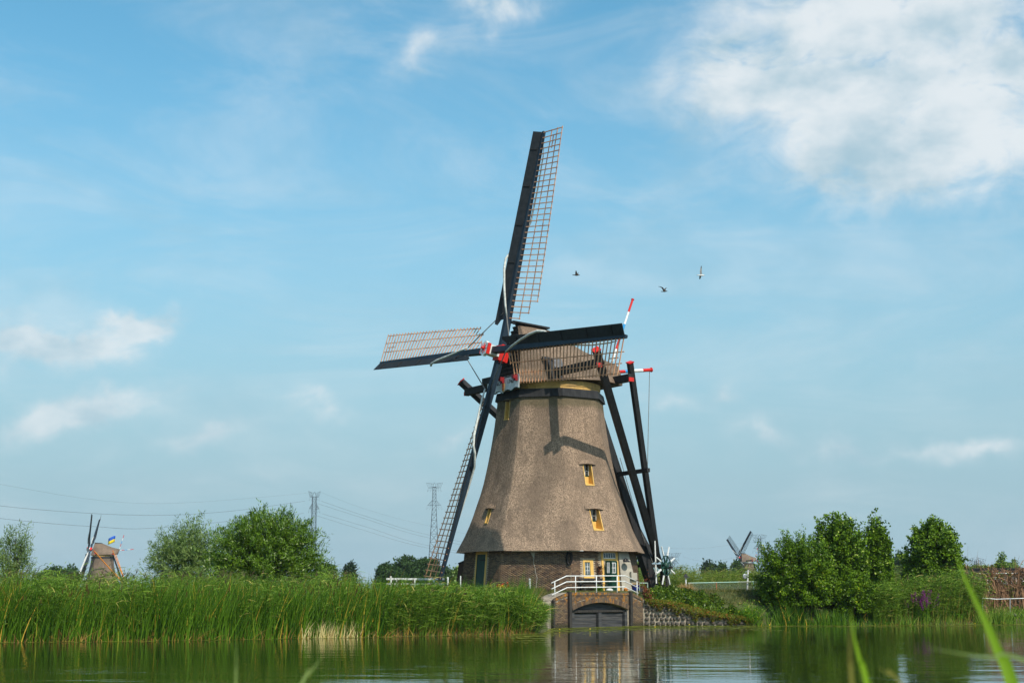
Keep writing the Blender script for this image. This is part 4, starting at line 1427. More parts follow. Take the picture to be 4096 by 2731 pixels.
for i in range(N):
    s0, s1 = SL * i / N, SL * (i + 1) / N
    b0, b1 = (arch_z(s0) if sO0 < s0 < sO1 else -0.8), (arch_z(s1) if sO0 < s1 < sO1 else -0.8)
    if (sO0 < s0 < sO1) != (sO0 < s1 < sO1):
        b0 = b1 = ZS if (sO0 < (s0 + s1) / 2 < sO1) else -0.8
    m.hexa([W3(s0, b0, -0.012), W3(s1, b1, -0.012), W3(s1, b1, -1.1), W3(s0, b0, -1.1), W3(s0, wall_top(s0) - 0.01, -0.012), W3(s1, wall_top(s1) - 0.01, -0.012), W3(s1, wall_top(s1) - 0.01, -1.1), W3(s0, wall_top(s0) - 0.01, -1.1)])
sw = m.build('brick_wall', MAT['mortar_pale'], sl)
yawS = math.atan2(US[1], US[0])
slots = []
rg = np.random.default_rng(21)
z, row = -0.07, 0
while z < 1.8:
    s = 0.0 if row % 2 else -0.10
    while s < SL:
        l = 0.205
        a, b_ = max(s, 0.0), min(s + l, SL)
        if b_ - a > 0.05:
            mid = (a + b_) / 2
            top = min(wall_top(a), wall_top(b_)) - 0.16
            blk = z + 0.055 > top
            if a < sO1 and b_ > sO0:
                zlim = max(arch_z(a) if abs(a - sC) < hw_ else ZS, arch_z(b_) if abs(b_ - sC) < hw_ else ZS, arch_z(mid) if abs(mid - sC) < hw_ else ZS)
                d_ = math.hypot(max(abs(mid - sC) - 0.08, 0), z + 0.03 - zA_)
                if z < ZS or d_ < rA + 0.252: blk = True
            if not blk:
                slots.append((W3(mid, z + 0.026, -0.025 + rg.uniform(-0.003, 0.004)), yawS, b_ - a - 0.012, 0.053, 0.06, -z + 0.02 * abs(mid - sC)))
        s += l
    z += 0.066; row += 1
lay_bricks(slots, sw, MAT['sluice_brick'])
# soldier course on top, arch ring
slots = []
s = 0.03
while s < SL - 0.02:
    zt_ = wall_top(s)
    slots.append((W3(s, zt_ - 0.068, -0.018), yawS, 0.056, 0.145, 0.12, s))
    s += 0.068
lay_bricks(slots, sw, MAT['sluice_brick'], name='coping_brick')
na = 58
ang = math.asin(hw_ / rA)
for i in range(na):
    a = -ang + 2 * ang * (i + 0.5) / na
    ce = W3(sC + math.sin(a) * (rA + 0.125), zA_ + math.cos(a) * (rA + 0.125), -0.006)
    rd = US * math.sin(a) + np.array([0, 0, math.cos(a)])
    tg_ = US * math.cos(a) - np.array([0, 0, math.sin(a)])
    MB().box(ce, tg_ * (rA * ang / na - 0.006), NS * 0.05, rd * 0.12).build('arch_brick', MAT['sluice_brick'], sw)
# doors
m = MB()
m.prism([W3(sO0, ZS - 0.02, -0.30)] + [W3(sC + math.sin(q) * rA, zA_ + math.cos(q) * rA, -0.30) for q in np.linspace(-ang, ang, 15)] + [W3(sO1, ZS - 0.02, -0.30)], -NS * 0.05)
m.build('tympanum_board', MAT['grey_plank'], sl)
m = MB()
m.beam(W3(sO0 - 0.02, ZS - 0.05, -0.22), W3(sO1 + 0.02, ZS - 0.05, -0.22), 0.22, 0.12, up=(0, 0, 1))
m.build('lintel', MAT['old_post'], sl)
sm0, sm1 = hit(2396, 2470)[0], hit(2408, 2470)[0]
sJ0, sJ1 = hit(2299, 2470)[0], hit(2501, 2470)[0]
for a, b_ in ((sJ0, sm0), (sm1, sJ1)):
    for k in range(5):
        z0 = 0.72 - 0.185 * (k + 1)
        MB().box(W3((a + b_) / 2, z0 + 0.09, -0.24 - 0.006 * (k % 2)), US * (b_ - a) / 2, NS * 0.03, np.array([0, 0, 0.086])).build('plank', MAT['grey_plank'], sl)
for a, b_ in ((sO0 - 0.01, sJ0), (sm0, sm1), (sJ1, sO1 + 0.01)):
    MB().box(W3((a + b_) / 2, 0.2, -0.12), US * (b_ - a) / 2, NS * 0.095, np.array([0, 0, 0.56])).build('door_stile', MAT['grey_plank'], sl)
for s_ in (sP1, sP2):
    MB().box(W3(s_, 0.66, 0.05), US * 0.10, NS * 0.09, np.array([0, 0, 1.18])).build('guide_post', MAT['old_post'], sl)
MB().box(W3(-0.05, 0.4, 0.08), US * 0.06, NS * 0.06, np.array([0, 0, 1.0])).build('fender_post', MAT['old_post'], sl)
# rough concrete wing wall to the left of the sluice
m = MB()
P, Q = W3(-0.12, 0, -0.02), np.array([1.50, 71.9, 0.0])
bk = np.array([-0.75, 0.35, 0])
m.hexa([P + [0, 0, -0.8], P + bk + [0, 0, -0.8], Q + bk + [0, 0, -0.8], Q + [0, 0, -0.8], P + [0, 0, 1.38], P + bk + [0, 0, 1.40], Q + bk + [0, 0, 0.98], Q + [0, 0, 0.92]][0:1] + [Q + [0, 0, -0.8], Q + bk + [0, 0, -0.8], P + bk + [0, 0, -0.8], P + [0, 0, 1.38], Q + [0, 0, 0.92], Q + bk + [0, 0, 0.98], P + bk + [0, 0, 1.40]])
o = m.build('wing_wall', MAT['concrete_old'], bevel=0.04)
props(o, 'weathered concrete wing wall between the reeds and the sluice', 'wall')

# white tubular railing along the top of the sluice
rl = thing('railing', W3(SL / 2, ZT, -0.35), 'white three-bar tubular railing along the top of the sluice', 'railing')
Zp = lambda x, y: (2150 + x / 3.336, 2130 + y / 3.336)
def R3(x, y):
    s_, z_ = hit(*Zp(x, y), -0.35)
    return W3(s_, z_, -0.35)
for pts in ([(185, 670), (385, 576), (1170, 572), (1355, 660)], [(190, 748), (388, 653), (1163, 645), (1350, 735)], [(192, 828), (395, 730), (1160, 720), (1350, 805)]):
    MB().tube([R3(*q) for q in pts], 0.027, 8).build('rail', MAT['white_paint'], rl, smooth=True)
for x, y0, y1 in ((230, 650, 874), (507, 577, 800), (785, 577, 800), (1062, 573, 800), (1327, 645, 850)):
    a, b_ = R3(x, y0), R3(x, y1)
    b_[:2] = a[:2]
    MB().tube([a, b_ - [0, 0, 0.08]], 0.025, 8).build('post', MAT['white_paint'], rl, smooth=True)

# ------------------------------------------------------------------ stone retaining wall
st_ = thing('stone_wall', (10, 79.8, -0.3), 'low retaining wall of dark stones in pale mortar under the creeper', 'wall')
Bp, Ep = np.array([SLB[0], SLB[1], 0]), np.array([13.2, 79.93, 0])
UW = (Ep - Bp) / np.linalg.norm(Ep - Bp); LW = np.linalg.norm(Ep - Bp); NW = np.array([UW[1], -UW[0], 0])
wt = lambda s: np.interp(s, [0, 1.5, 3.2, 4.6, LW], [1.42, 1.18, 0.72, 0.5, 0.40])
m = MB()
for i in range(16):
    s0, s1 = LW * i / 16, LW * (i + 1) / 16
    f = lambda s, z, o: Bp + UW * s + NW * o + np.array([0, 0, z])
    m.hexa([f(s0, -0.7, 0.06), f(s1, -0.7, 0.06), f(s1, -0.7, -0.6), f(s0, -0.7, -0.6), f(s0, wt(s0), -0.06), f(s1, wt(s1), -0.06), f(s1, wt(s1), -0.6), f(s0, wt(s0), -0.6)])
core = m.build('mortar', MAT['mortar_pale'], st_)
rg = np.random.default_rng(31)
stone_me = []
for v in range(9):
    m = MB()
    n_ = 8
    an = np.sort(np.linspace(0, 2 * math.pi, n_, endpoint=False) + rg.uniform(-0.25, 0.25, n_))
    sq = lambda a: 1 / max(abs(math.cos(a)), abs(math.sin(a))) ** 0.55
    rr = rg.uniform(0.82, 1.0, n_)
    r0 = [(math.cos(a) * r * sq(a), math.sin(a) * r * sq(a)) for a, r in zip(an, rr)]
    dp = rg.uniform(0.8, 1.15)
    vs = [(x * 0.5, 0.10, z * 0.5) for x, z in r0] + [(x * 0.47, -0.03, z * 0.47) for x, z in r0] + [(x * 0.30 + rg.uniform(-.03, .03), -0.07 * dp, z * 0.30 + rg.uniform(-.03, .03)) for x, z in r0] + [(0.02, -0.082 * dp, 0.0)]
    fs = []
    for k in range(2):
        for j in range(n_):
            fs.append((k * n_ + j, k * n_ + (j + 1) % n_, (k + 1) * n_ + (j + 1) % n_, (k + 1) * n_ + j))
    for j in range(n_):
        fs.append((2 * n_ + j, 2 * n_ + (j + 1) % n_, 3 * n_))
    me = bpy.data.meshes.new('stone')
    me.from_pydata(vs, [], fs)
    me.materials.append(MAT['basalt'])
    stone_me.append(me)
z, row = 0.02, 0
yawW = math.atan2(UW[1], UW[0])
while z < 1.35:
    s = rg.uniform(0.02, 0.12)
    hrow = 0.235 if row == 0 else rg.uniform(0.17, 0.20)
    while s < LW - 0.1:
        wd = hrow * rg.uniform(0.72, 1.6)
        if z + hrow * 0.6 < wt(s + wd / 2):
            o = bpy.data.objects.new('stone', stone_me[rg.integers(9)])
            COL.objects.link(o)
            o.parent = core
            o.location = Bp + UW * (s + wd / 2) + NW * (0.045 - 0.075 * z) + np.array([0, 0, z + hrow / 2 + rg.uniform(-0.03, 0.03)]) - ORG[core.name]
            o.rotation_euler = (0, rg.uniform(-0.35, 0.35), yawW)
            o.scale = (wd * 0.97, 1.15, hrow * 1.0)
        s += wd + rg.uniform(0.015, 0.045)
    z += hrow + 0.03; row += 1

# ------------------------------------------------------------------ creeper, hedge on the bank
def leaf_bank(name, label, cat, pts_fn, n, size, mats, seed, mixf=None):
    rng = np.random.default_rng(seed)
    lv = Leaves(rng)
    P, out_ = pts_fn(rng, n)
    ax = unit(out_ * 0.7 + rng.normal(size=(n, 3)) * 0.5 + np.array([0, 0, -0.6]))
    nr = unit(out_ + rng.normal(size=(n, 3)) * 0.45 + np.array([0, 0, 0.5]))
    mi = 0 if mixf is None else None
    if mixf is None:
        lv.diamonds(P, ax, size * rng.uniform(0.7, 1.3, n), size * 0.75 * rng.uniform(0.7, 1.2, n), nrm=nr)
    else:
        sel = mixf(P, rng)
        for k in (0, 1):
            q = sel == k
            lv.diamonds(P[q], ax[q], size * rng.uniform(0.7, 1.3, q.sum()), size * 0.75 * rng.uniform(0.7, 1.2, q.sum()), mi=k, nrm=nr[q])
    o = lv.build(name, [MAT[q] for q in mats])
    props(o, label, cat)
    return o
HX = [7.45, 8.2, 9.3, 11.1, 13.1, 14.0]
hT = lambda x: np.interp(x, HX, [1.9, 2.14, 2.12, 1.80, 1.34, 1.0])
hB = lambda x: np.interp(x, HX, [1.36, 1.34, 1.18, 0.68, 0.40, 0.3])
def hedge_pts(rng, n):
    x = rng.uniform(7.5, 13.9, n); f = rng.random(n)
    bl = 0.30 * np.sin(f * math.pi) + 0.09 * np.sin(x * 5 + f * 6) + 0.07 * np.sin(x * 11.3 - f * 9)
    y = shore(x) + 0.35 + 2.3 * f - bl - 0.25 * rng.random(n) ** 2 * -1
    z = hB(x) + (hT(x) - hB(x)) * f + 0.05 * np.sin(x * 7.7)
    o = np.stack([0 * x, -1 + f * 0.6, 0.3 + f * 0.8], -1)
    return np.stack([x, y, z], -1), unit(o)
leaf_bank('hedge', 'dark green glossy creeper hedge on the bank right of the sluice', 'hedge', hedge_pts, 9500, 0.125, ['hedge_leaf'], 41)
def creep_pts(rng, n):
    x = rng.uniform(7.3, 13.3, n); f = rng.random(n) ** 0.8
    lo = np.interp(x, [7.3, 8.3, 9.1, 10.1, 11.1, 12.2, 13.3], [1.12, 0.95, 0.74, 0.40, 0.40, 0.14, 0.12]) + 0.13 * np.sin(x * 6.1) + 0.10 * np.sin(x * 13.0) + 0.05 * np.sin(x * 29)
    hi = hB(x) + 0.10
    z = lo + (hi - lo) * f
    s = x - 7.2
    y = np.interp(x, [7.2, 13.2], [79.4, 79.93]) - 0.12 + 0.05 * rng.random(n) + np.where(z > wt(s), (z - wt(s)) * 1.2 + 0.05, 0) - 0.10 * np.sin(f * 3.1)
    return np.stack([x, y, z], -1), unit(np.stack([0 * x, -1 + 0 * x, 0.5 + 0 * x], -1))
leaf_bank('creeper', 'yellow green creeper trailing over the stone retaining wall', 'creeper', creep_pts, 5200, 0.075, ['creeper_leaf'], 42)
def red_pts(rng, n):
    a = rng.normal(size=(n, 3)) * np.array([0.13, 0.15, 0.42]) + np.array([7.42, 79.75, 1.72])
    a[:, 0] += 0.12 * np.sin(a[:, 2] * 5)
    return a, unit(rng.normal(size=(n, 3)) + np.array([0, -1, 0.3]))
leaf_bank('red_vine', 'reddish brown vine hanging at the right corner of the sluice', 'vine', red_pts, 520, 0.09, ['red_vine_leaf'], 43)

# ------------------------------------------------------------------ things on the mill yard
gz = lambda x, y: float(ground_z(x, y))
# boulder
m = MB()
rg = np.random.default_rng(5)
P = at(2438, 2358, 80.6)
m.lathe((P[0], P[1], 1.84), [(0.13, 0.0), (0.19, 0.05), (0.185, 0.12), (0.12, 0.175), (0.03, 0.19)], 9)
o = m.build('painted_stone', MAT['stone_white'], smooth=True); o.scale = (1.1, 0.8, 1)
props(o, 'white painted stone on the ground before the green front door', 'stone')
# orange ornament with two dark holes
P = at(2503, 2356, 80.9)
m = MB()
m.lathe((P[0], P[1], 1.84), [(0.08, 0), (0.115, 0.06), (0.12, 0.14), (0.09, 0.20), (0.03, 0.225)], 12)
t_ = thing('ornament', (P[0], P[1], 1.84), 'orange round garden ornament with dark holes beside the blue pot', 'ornament')
m.build('body', MAT['orange_paint'], t_, smooth=True)
for q in (-1, 1):
    MB().lathe((P[0] + 0.045 * q + 0.01, P[1] - 0.10, 1.98), [(0.032, 0), (0.032, 0.03)], 8, (0.2 * q, -1, 0.1)).build('hole', MAT['black_wood'], t_)
# blue pot with dry plant
P = at(2542, 2352, 81.3)
t_ = thing('plant_pot', (P[0], P[1], 1.84), 'glossy blue pot with a dry plant at the railing end', 'plant pot')
MB().lathe((P[0], P[1], 1.83), [(0.13, 0), (0.19, 0.10), (0.22, 0.24), (0.21, 0.33), (0.24, 0.35), (0.24, 0.38), (0.20, 0.38), (0.18, 0.30)], 16).build('pot', MAT['blue_glaze'], t_, smooth=True)
lv = Leaves(np.random.default_rng(6)); n_ = 160
lv.blade(np.array([P[0], P[1], 2.15]) + RNG.normal(size=(n_, 3)) * [0.10, 0.1, 0.02], unit(RNG.normal(size=(n_, 3)) * [0.8, 0.8, 0.3] + [0, 0, 0.8]), RNG.uniform(0.12, 0.28, n_), np.full(n_, 0.03), RNG.normal(size=(n_, 3)) * 0.3, 3)
lv.build('foliage', MAT['dry_leaf'], t_)
# grey crate and terracotta pot behind
P = at(2567, 2353, 81.6)
m = MB(); m.abox(P[0] - 0.10, P[0] + 0.10, P[1] - 0.1, P[1] + 0.1, 1.83, 2.12); m.abox(P[0] - 0.12, P[0] + 0.12, P[1] - 0.12, P[1] + 0.12, 2.12, 2.15)
props(m.build('bin', MAT['grey_plank'], bevel=0.01), 'small dark grey bin right of the blue pot', 'bin')
P = at(2580, 2354, 82.0)
props(MB().lathe((P[0], P[1], 1.83), [(0.09, 0), (0.13, 0.18), (0.15, 0.20), (0.15, 0.24), (0.12, 0.24), (0.11, 0.2)], 12).build('flower_pot', MAT['terracotta'], smooth=True), 'terracotta flower pot behind the small grey bin', 'flower pot')
# green herb by the door
def tuft(name, label, cat, P, n, hgt, wid, mat, seed, leaf=(0.09, 0.05), up=0.8):
    rng = np.random.default_rng(seed)
    lv = Leaves(rng)
    k = 12
    b = np.array(P) + rng.normal(size=(n, 3)) * [wid * 0.3, wid * 0.3, 0]
    d = unit(rng.normal(size=(n, 3)) * [1, 1, 0.3] * wid + [0, 0, hgt * up * 1.2])
    L = hgt * rng.uniform(0.6, 1.1, n)
    lv.blade(b, d, L, np.full(n, 0.014), rng.normal(size=(n, 3)) * 0.12, 3)
    tt = rng.uniform(0.15, 1, (n, k))
    pp = (b[:, None] + d[:, None] * (L[:, None] * tt)[..., None]).reshape(-1, 3) + rng.normal(size=(n * k, 3)) * 0.025
    lv.diamonds(pp, unit(rng.normal(size=(n * k, 3)) + [0, 0, 0.35]), leaf[0] * rng.uniform(0.6, 1.2, n * k), leaf[1])
    o = lv.build(name, [MAT[mat]])
    props(o, label, cat)
    return o
P = at(2402, 2362, 80.2); tuft('herb', 'small green herb growing left of the white painted stone', 'plant', (P[0], P[1], 1.83), 26, 0.36, 0.22, 'herb_leaf', 7)
# hanging basket
P = wf(PS_R, -0.16, 3.02, 0.16)
t_ = thing('hanging_basket', P, 'reddish plant in a basket hanging left of the front door', 'hanging basket')
m = MB(); m.tube([wf(PS_R, -0.16, 3.35, 0.0), wf(PS_R, -0.16, 3.38, 0.17)], 0.012, 5); m.lathe(P + [0, 0, 0.12], [(0.04, 0), (0.11, 0.06), (0.14, 0.14)], 10)
for q in (-1, 1): m.tube([P + [0.12 * q, 0, 0.25], wf(PS_R, -0.16, 3.38, 0.17)], 0.006, 4)
m.build('basket', MAT['black_wood'], t_)
lv = Leaves(np.random.default_rng(9)); n_ = 130
pp = P + np.array([0, 0, 0.2]) + RNG.normal(size=(n_, 3)) * [0.09, 0.09, 0.05] + np.array([[0, 0, -0.5]]) * RNG.random((n_, 1)) ** 1.6
lv.diamonds(pp, RNG.normal(size=(n_, 3)) + [0, 0, -0.5], 0.10, 0.05); lv.build('foliage', MAT['red_vine_leaf'], t_)
# bench under the window
t_ = thing('bench', wf(PS_R, -0.9, 1.85, 0.45), 'dark wooden bench against the brick wall under the window', 'bench')
zb_ = np.array([0, 0, 1.0])
for o_ in (0.28, 0.42, 0.56):
    m = MB(); wbox(PS_R, -1.72, -0.02, 2.22, 2.26, o_ - 0.06, o_ + 0.06, 0, m); m.build('seat_plank', MAT['old_post'], t_)
for z_ in (2.36, 2.50):
    m = MB(); wbox(PS_R, -1.72, -0.02, z_, z_ + 0.10, 0.14, 0.18, 0, m); m.build('back_plank', MAT['old_post'], t_)
for u_ in (-1.6, -0.14):
    for o_ in (0.18, 0.56):
        m = MB(); wbox(PS_R, u_ - 0.04, u_ + 0.04, 1.80, 2.22 if o_ > 0.3 else 2.60, o_ - 0.04, o_ + 0.03, 0, m); m.build('leg', MAT['old_post'], t_)
# white posts
def post(px, py0, py1, Y, r, label, name='post'):
    a, b_ = at(px, py1, Y), at(px, py0, Y)
    zb0 = min(a[2], gz(a[0], a[1]) - 0.1)
    o = MB().lathe((a[0], a[1], zb0), [(r, 0), (r, b_[2] - zb0 - 0.02), (r * 0.7, b_[2] - zb0)], 8).build(name, MAT['white_paint'], smooth=False)
    return props(o, label, 'post', 'white posts on the mill yard')
post(2119, 2313, 2372, 76.5, 0.05, 'white post in front of the crack in the brick wall')
post(1791, 2307, 2352, 79.5, 0.045, 'white post between the lowest sail and the mill')
post(1842, 2302, 2345, 82.5, 0.035, 'thin pale post close to the left corner of the mill')
# white rail fence behind the lowest sail
t_ = thing('rail_fence', at(1650, 2350, 87.5), 'white wooden two-rail fence behind the lowest sail', 'fence')
Yf = 87.5
for y in (2314, 2334):
    MB().beam(at(1546, y, Yf), at(1778, y + 1, Yf), 0.05, 0.11).build('rail', MAT['white_paint'], t_)
for px in (1564, 1588, 1660, 1735):
    a = at(px, 2303 if px == 1564 else 2316, Yf)
    MB().beam(a, (a[0], a[1], 1.4), 0.10, 0.10, up=(0, 1, 0)).build('post', MAT['white_paint'], t_)
# pipe fence with wire mesh
t_ = thing('pipe_fence', at(2880, 2363, 84.5), 'pale green pipe fence with wire mesh right of the winch wheel', 'fence')
Yp = 84.5
pa, pb = at(2752, 2331, Yp), at(3040, 2325, Yp + 0.3)
MB().tube([pa, pb], 0.034, 7).build('rail', MAT['pale_green'], t_)
for px, mt in ((2756, 'pale_green'), (2865, 'terracotta'), (3014, 'pale_green')):
    f_ = (px - 2752) / 288
    a = pa + (pb - pa) * f_
    MB().tube([a, (a[0], a[1], 1.6)], 0.034, 7).build('post', MAT[mt], t_)
m = MB()
L_ = np.linalg.norm(pb - pa)
dz_ = np.array([0, 0, -0.47])
k = int(L_ / 0.085)
for i in range(-5, k):
    for sg in (0, 1):
        s0, s1 = i * 0.085, i * 0.085 + 0.43
        c0, c1 = max(s0, 0), min(s1, L_)
        if c1 - c0 < 0.02: continue
        za, zb1 = (c0 - s0) / 0.43, (c1 - s0) / 0.43
        if sg: za, zb1 = 1 - za, 1 - zb1
        m.beam(pa + (pb - pa) * (c0 / L_) + dz_ * za, pa + (pb - pa) * (c1 / L_) + dz_ * zb1, 0.0045, 0.0045)
props(m.build('wire_mesh', MAT['galvanised'], t_), kind='stuff')
MB()
a = at(2557, 2331, 83.6); b_ = at(2590, 2331, 84.0)
m = MB().tube([a, b_], 0.034, 7); m.tube([b_, (b_[0], b_[1], 1.6)], 0.034, 7); m.tube([a, (a[0], a[1], 1.6)], 0.034, 7)
props(m.build('pipe_rail', MAT['pale_green']), 'short pale green pipe rail behind the blue pot', 'rail')
# white pole with round disc
a, b_ = at(2986, 2356, 84.9), at(2992, 2279, 84.9)
t_ = thing('mirror_pole', (a[0], a[1], 1.4), 'white pole with a round grey mirror behind the pipe fence', 'pole')
MB().tube([(a[0], a[1], 1.3), b_], [0.055, 0.045], 8).build('pole', MAT['white_paint'], t_)
c = at(2980, 2304, 84.8)
m = MB().lathe(c, [(0.165, -0.02), (0.165, 0.02), (0.12, 0.035), (0.05, 0.04)], 16, (0.5, -0.85, -0.05)); m.tube([c, c + np.array([0.12, 0.05, 0.02])], 0.02, 5)
m.build('mirror', MAT['galvanised'], t_, smooth=True)
m = MB().tube([b_ + [-0.18, 0, -0.12], b_ + [0.05, 0, -0.03], b_ + [0.16, 0, -0.14]], 0.02, 5); m.build('bracket', MAT['galvanised'], t_)
# little bird house post
a = at(2743, 2326, 84.3); b_ = at(2743, 2309, 84.3)
t_ = thing('bird_table', (a[0], a[1], 1.6), 'small white post with a dark bird table on top', 'bird table')
MB().tube([(a[0], a[1], 1.6), b_], 0.045, 7).build('post', MAT['white_paint'], t_)
m = MB().abox(b_[0] - 0.14, b_[0] + 0.14, b_[1] - 0.12, b_[1] + 0.12, b_[2], b_[2] + 0.03)
m.prism([b_ + [-0.10, -0.1, 0.03], b_ + [0.10, -0.1, 0.03], b_ + [0.10, -0.1, 0.14], b_ + [0, -0.1, 0.24], b_ + [-0.10, -0.1, 0.14]], (0, 0.2, 0))
m.build('house', MAT['grey_plank'], t_)
# flowers in front of the mill
def flowers(label, px, py, Y, mat, n, wid, hgt, seed, sz=0.07):
    P = at(px, py, Y); rng = np.random.default_rng(seed)
    g0 = gz(P[0], P[1])
    t_ = thing('flowering_plant', (P[0], P[1], g0), label, 'flowers', 'flowers in front of the mill')
    b = np.array([P[0], P[1], g0]) + rng.normal(size=(n, 3)) * [wid * 0.4, 0.15, 0]
    top = np.array(P) + rng.normal(size=(n, 3)) * [wid * 0.5, 0.15, hgt * 0.4]
    lv = Leaves(rng); d = top - b
    lv.blade(b, d, np.linalg.norm(d, axis=1), np.full(n, 0.02), np.zeros((n, 3)), 2)
    lv.diamonds((b + d * 0.6), rng.normal(size=(n, 3)), 0.2, 0.05)
    lv.build('stem', MAT['herb_leaf'], t_)
    lv = Leaves(rng); k = 9
    lv.diamonds(np.repeat(top, k, 0) + rng.normal(size=(n * k, 3)) * [0.035, 0.03, 0.06], rng.normal(size=(n * k, 3)), sz, sz * 0.8)
    lv.build('blossom', MAT[mat], t_)
flowers('red gladiolus blossoms above the reeds before the brick wall', 2000, 2342, 77.0, 'red_petal', 10, 0.40, 0.16, 1)
flowers('yellow snapdragon-like blossoms below the red flowers', 2005, 2352, 76.8, 'yellow_petal', 9, 0.18, 0.22, 2)
flowers('sparse orange and yellow blossoms left of the red flowers', 1962, 2350, 76.8, 'yellow_petal', 5, 0.16, 0.2, 3, 0.05)
flowers('white daisy blossoms right of the red flowers', 2046, 2362, 76.6, 'white_petal', 5, 0.12, 0.08, 4, 0.06)
P = at(2745, 2338, 83.6)
tuft('dry_plant', 'dried orange brown plant at the left end of the pipe fence', 'plant', (P[0], P[1], gz(P[0], P[1])), 130, 0.55, 0.45, 'dry_leaf', 17, (0.10, 0.02))
P = at(2690, 2333, 83.4)
tuft('dry_plant', 'sparse dried flower stalks on top of the creeper hedge', 'plant', (P[0], P[1], gz(P[0], P[1])), 40, 0.55, 0.9, 'dry_leaf', 18, (0.05, 0.03), 0.5)

# ------------------------------------------------------------------ reeds and grass
def scatter(rng, x0, x1, d0, d1, n, dp=1.0):
    x = rng.uniform(x0, x1, n)
    d = d0 + (d1 - d0) * rng.random(n) ** dp
    y = shore(x) + d
    z = np.maximum(ground_z(x, y), -0.12)
    return np.stack([x, y, z], -1), d


def cattail_bed(name, label, x0, x1, d0, d1, n, hgt, hv, mat, seed, lean=0.10, wid=0.022, dp=1.3, wob=0.12, cat='reeds', seg=4, hmod=None):
    rng = np.random.default_rng(seed)
    lv = Leaves(rng)
    P, d = scatter(rng, x0, x1, d0, d1, n, dp)
    # clumped
    cl = np.stack([rng.uniform(x0, x1, n // 22), rng.random(n // 22)], -1)
    j = rng.integers(0, len(cl), n)
    sel = rng.random(n) < 0.6
    P[sel, 0] = cl[j[sel], 0] + rng.normal(0, 0.12, sel.sum())
    P[:, 1] = shore(P[:, 0]) + d
    P[:, 2] = np.maximum(ground_z(P[:, 0], P[:, 1]), -0.12)
    L = (hgt + 0.12 * np.sin(P[:, 0] * 0.9) + 0.09 * np.sin(P[:, 0] * 2.7 + 1) + 0.08 * np.sin(P[:, 0] * 7.1) + rng.normal(0, hv, n))
    pa = np.sin(P[:, 0] * 1.9 + 2 * np.sin(P[:, 1] * 0.8)) * np.sin(P[:, 0] * 0.53 + P[:, 1] * 0.9)
    L = np.maximum(L * (1 + 0.10 * pa) - np.maximum(P[:, 2], 0) * 0.95, 0.3)
    D = unit(rng.normal(size=(n, 3)) * [0.11, 0.10, 0] + [lean, 0, 1])
    B = rng.normal(size=(n, 3)) * [wob, wob, 0] + np.array([lean * 0.9, 0, 0])
    B[:, 2] = -np.abs(rng.normal(0, 0.06, n))
    sd = np.stack([np.ones(n), rng.normal(0, 0.5, n), np.zeros(n)], -1)
    lv.blade(P, D, L, wid * rng.uniform(0.7, 1.3, n), B, seg, side=sd)
    o = lv.build(name, [MAT[mat]])
    return props(o, label, cat, kind='stuff')


def reed_bed(name, label, x0, x1, d0, d1, n, hgt, hv, mat, seed, nl=8, plume=0.3, lean=0.12, leaf=0.42, cat='reeds', wid=0.026, P=None, dp=1.0, edge=None):
    """common reed: thin stems, drooping side leaves, brown plumes on some"""
    rng = np.random.default_rng(seed)
    lv = Leaves(rng)
    if P is None:
        P, d = scatter(rng, x0, x1, d0, d1, n, dp)
    n = len(P)
    L = np.maximum(hgt * (1 + rng.normal(0, hv, n)) + 0.12 * np.sin(P[:, 0] * 1.3) - np.maximum(P[:, 2], 0) * 0.95, 0.35)
    D = unit(rng.normal(size=(n, 3)) * [0.09, 0.09, 0] + [lean, 0, 1])
    Bm = rng.normal(size=(n, 3)) * [0.05, 0.05, 0] + [lean * 0.5, 0, 0]
    if edge is not None:
        k_ = np.clip((edge - P[:, 0]) / 1.6, 0.25, 1); L = L * (0.35 + 0.65 * k_); D = unit(D + np.stack([0.30 * (1 - k_), 0 * k_, 0 * k_], -1))
    lv.blade(P, D, L, np.full(n, 0.016), Bm, 3)
    tt = np.linspace(0.28, 0.98, nl)[None] + rng.normal(0, 0.04, (n, nl))
    b = P[:, None] + (D[:, None] * tt[..., None] + Bm[:, None] * (tt ** 2)[..., None]) * L[:, None, None]
    a = rng.uniform(0, 2 * math.pi, (n, nl))
    dr = np.stack([np.cos(a) + 0.5, np.sin(a), np.full((n, nl), 1.0) + rng.normal(0, 0.35, (n, nl))], -1)
    k = n * nl
    bend = np.stack([np.cos(a) * 0.25 + 0.2, np.sin(a) * 0.25, -0.45 - 0.3 * rng.random((n, nl))], -1).reshape(-1, 3)
    lv.blade(b.reshape(-1, 3), dr.reshape(-1, 3), leaf * rng.uniform(0.6, 1.25, k), wid * rng.uniform(0.7, 1.3, k), bend, 3)
    mats = [MAT[mat]]
    if plume:
        s_ = rng.random(n) < plume
        t_ = P[s_] + (D[s_] + Bm[s_]) * L[s_][:, None]
        q = len(t_)
        if q:
            for _ in range(4):
                lv.blade(t_ - D[s_] * 0.05, D[s_] + rng.normal(size=(q, 3)) * 0.2, rng.uniform(0.18, 0.32, q), np.full(q, 0.035), np.tile([0.25, 0, -0.1], (q, 1)), 2, mi=1)
            mats.append(MAT['plume'])
    o = lv.build(name, mats)
    return props(o, label, cat, kind='stuff')


